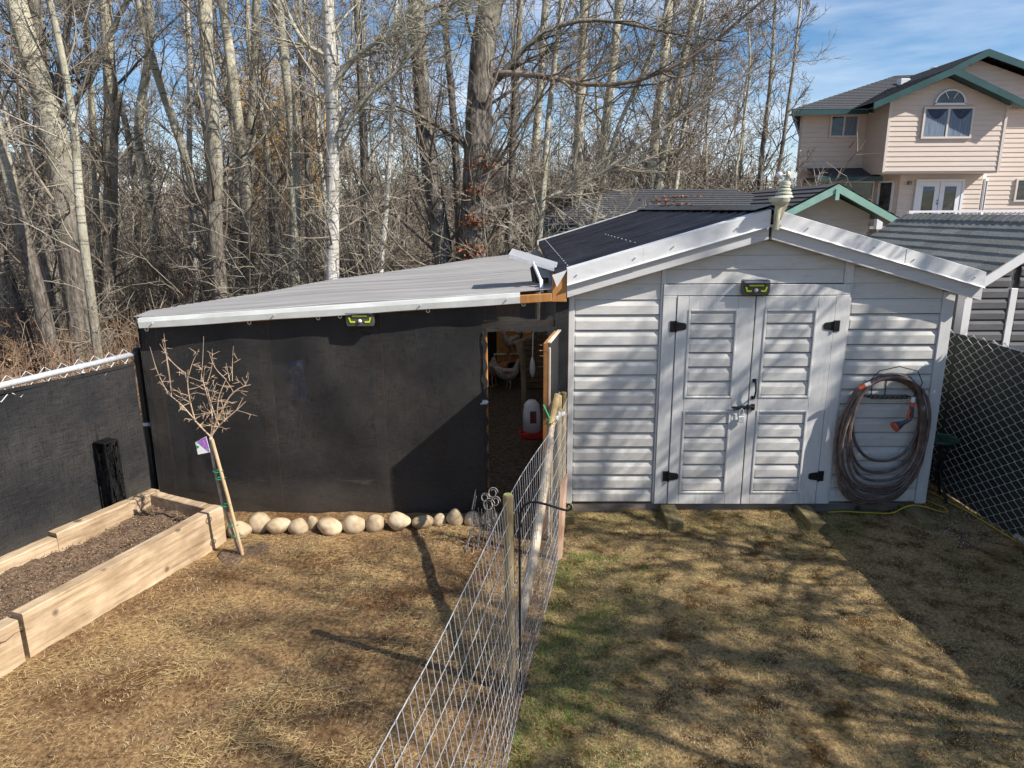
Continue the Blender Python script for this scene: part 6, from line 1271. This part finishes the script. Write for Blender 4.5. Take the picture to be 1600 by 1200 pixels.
build(MB().box(13.95, 14.30, 27.8, 28.1, 7.10, 7.36), 'roof_vent', MT['white_trim'], hs2, .02); build(MB().lathe((15.9, 29.2, 7.3), [(.10, 0), (.10, .55), (.17, .57), (.17, .66), (.10, .70)], 12), 'flue', MT['galv'], hs2)
# deck
dk = MB().box(10.35, 21, 21.0, 24.7, 2.02, 2.14); build(dk, 'deck_floor', MT['skirt'], hs2)
for x in (10.42, 12.2, 15.2): build(MB().box(x-.09, x+.09, 21.02, 21.2, -.05, 2.02), 'deck_post', MT['cream_trim'], hs2)
build(MB().box(10.33, 10.50, 21.0, 21.17, 2.14, 2.72).box(11.22, 11.34, 21.0, 21.12, 2.14, 2.66), 'rail_post', MT['white_trim'], hs2); build(MB().box(11.3, 20.5, 21.02, 21.10, 2.60, 2.66).box(11.3, 20.5, 21.03, 21.09, 2.22, 2.26), 'handrail', MT['white_trim'], hs2)
bm_ = MB().box(-.018, .018, -.018, .018, 0, .34).mesh('baluster', MT['white_trim'])
for k in range(62): link('baluster', bm_, hs2, (11.42+.125*k, 21.06, 2.26))
build(MB().prism([(9.64, 25.62, -.1), (20.6, 25.62, -.1), (20.6, 34, -.1), (13.2, 34, -.1)], (0, 0, 5.98)), 'inner_wall', MT['pink'], hs2)
MT['curtain_dark'] = MT['curtain_dark'] if 'curtain_dark' in MT else None

# far houses glimpsed through the wood
def far_house(x, y, w, h, d, wall, label, rh=1.6):
    t = thing('distant_house', (x, y, 0), label, 'house'); build(MB().box(x-w/2, x+w/2, y, y+d, -.1, h), 'wall', MT[wall], t)
    m = MB(); slope(m, (x-w/2-.3, y-.3, h), (x+w/2+.3, y-.3, h), (x-w/2-.3, y+d/2, h+rh), (x+w/2+.3, y+d/2, h+rh), 10); slope(m, (x+w/2+.3, y+d+.3, h), (x-w/2-.3, y+d+.3, h), (x+w/2+.3, y+d/2, h+rh), (x-w/2-.3, y+d/2, h+rh), 10); m.prism([(x-w/2+.01, y, h), (x-w/2+.01, y+d, h), (x-w/2+.01, y+d/2, h+rh-.1)], (w-.02, 0, 0)); build(m, 'roof', MT['shingle_dark'], t)
    for k in range(3):
        xx = x-w/2+w*(k+.5)/3; window(xx-.55, xx+.55, h-1.9, h-.8, y, t, xx)
far_house(-31, 46, 9, 5.2, 8, 'white_trim', 'white two-storey house glimpsed through the trees at far left'); far_house(-20, 50, 10, 3.4, 7, 'white_trim', 'low white house glimpsed between the poplars beyond the road'); far_house(-4, 54, 11, 3.2, 7, 'beige_siding', 'low beige house hidden behind the wood in the middle distance')

# ================================================================== trees right of the view (their shadows cross the lawn and the shed)
def yard_tree(x, y, H, seed, label, L=2.4, dens=1.0, r=.11, lr=.5):
    t = thing('garden_tree', (x, y, 0), label, 'tree'); g = np.random.default_rng(seed); n = 18; z = np.linspace(-.1, H, n); P = np.stack([x+np.cumsum(g.normal(0, .05, n)), y+np.cumsum(g.normal(0, .05, n)), z], -1); Rr = np.linspace(r, .02, n)
    V, F = knobby(P, Rr, 10, g, .06); link('trunk', fast_mesh('trunk', V, F, MT['poplar'], True), t); V, F = make_crown(P, Rr, g, dens, L, (0,0,0), 2.0, H-.3, .0085, lr=lr, lmax=.06); link('crown', fast_mesh('crown', V, F, MT['twig']), t)
yard_tree(7.0, 1.6, 6.8, 301, 'bare tree in the neighbouring yard nearest the right fence', 2.4, .8, .10)
yard_tree(9.6, .2, 9.0, 302, 'taller bare tree in the neighbouring yard behind the nearest one', 2.8, .8, .14)
yard_tree(8.3, 3.7, 8.4, 303, 'bare tree in the neighbouring yard furthest towards the houses', 2.6, 1.0, .11)
yard_tree(11.4, -2.6, 9.5, 304, 'bare tree at the near end of the neighbouring yard', 2.6, .7, .13)

def shade_shrub():  # unseen shrub, added and shaped to shade the right part of the shed front
    t = thing('shade_shrub', (4.62, 5.42, 0), 'dense upright evergreen shrub added out of view beyond the right-hand fence to shade the shed wall', 'shrub'); g = np.random.default_rng(71)
    build(MB().tube([(4.62,5.42,-.05),(4.63,5.42,1.2),(4.60,5.42,2.2)], [.05,.04,.01], 8), 'trunk', MT['poplar_dark'], t)
    n = 9000; q = nrm(g.normal(size=(n,3))); rr = g.uniform(.25,1,(n,1))**.5; z = g.uniform(.15,2.42,n); rad = np.interp(z,[.1,.8,1.6,2.1,2.42],[.28,.34,.44,.36,.06]); a = g.uniform(0,6.28,n)
    p = np.column_stack([4.62+rad*rr[:,0]*np.cos(a), 5.42+rad*rr[:,0]*np.sin(a), z]); d1 = nrm(g.normal(size=(n,3))+np.array([0,0,.8]))*.04; d2 = nrm(np.cross(d1,g.normal(size=(n,3))))*.014
    V = np.stack([p-d1,p+d2,p+d1,p-d2],1).reshape(-1,3); link('foliage', fast_mesh('foliage', V, np.arange(4*n).reshape(-1,4), MT['cedar_leaf']), t)
shade_shrub()

yard_tree(5.9, .9, 5.6, 305, 'small bare tree close behind the right fence, out to the side', 1.9, .75, .08, .5)
yard_tree(7.6, -1.2, 7.4, 306, 'bare tree in the neighbouring yard nearest to the viewer', 2.4, .75, .11, .5)
yard_tree(6.2, 3.2, 6.4, 307, 'thin bare tree in the neighbouring yard level with the added evergreen shrub', 1.7, 1.1, .07, .5)
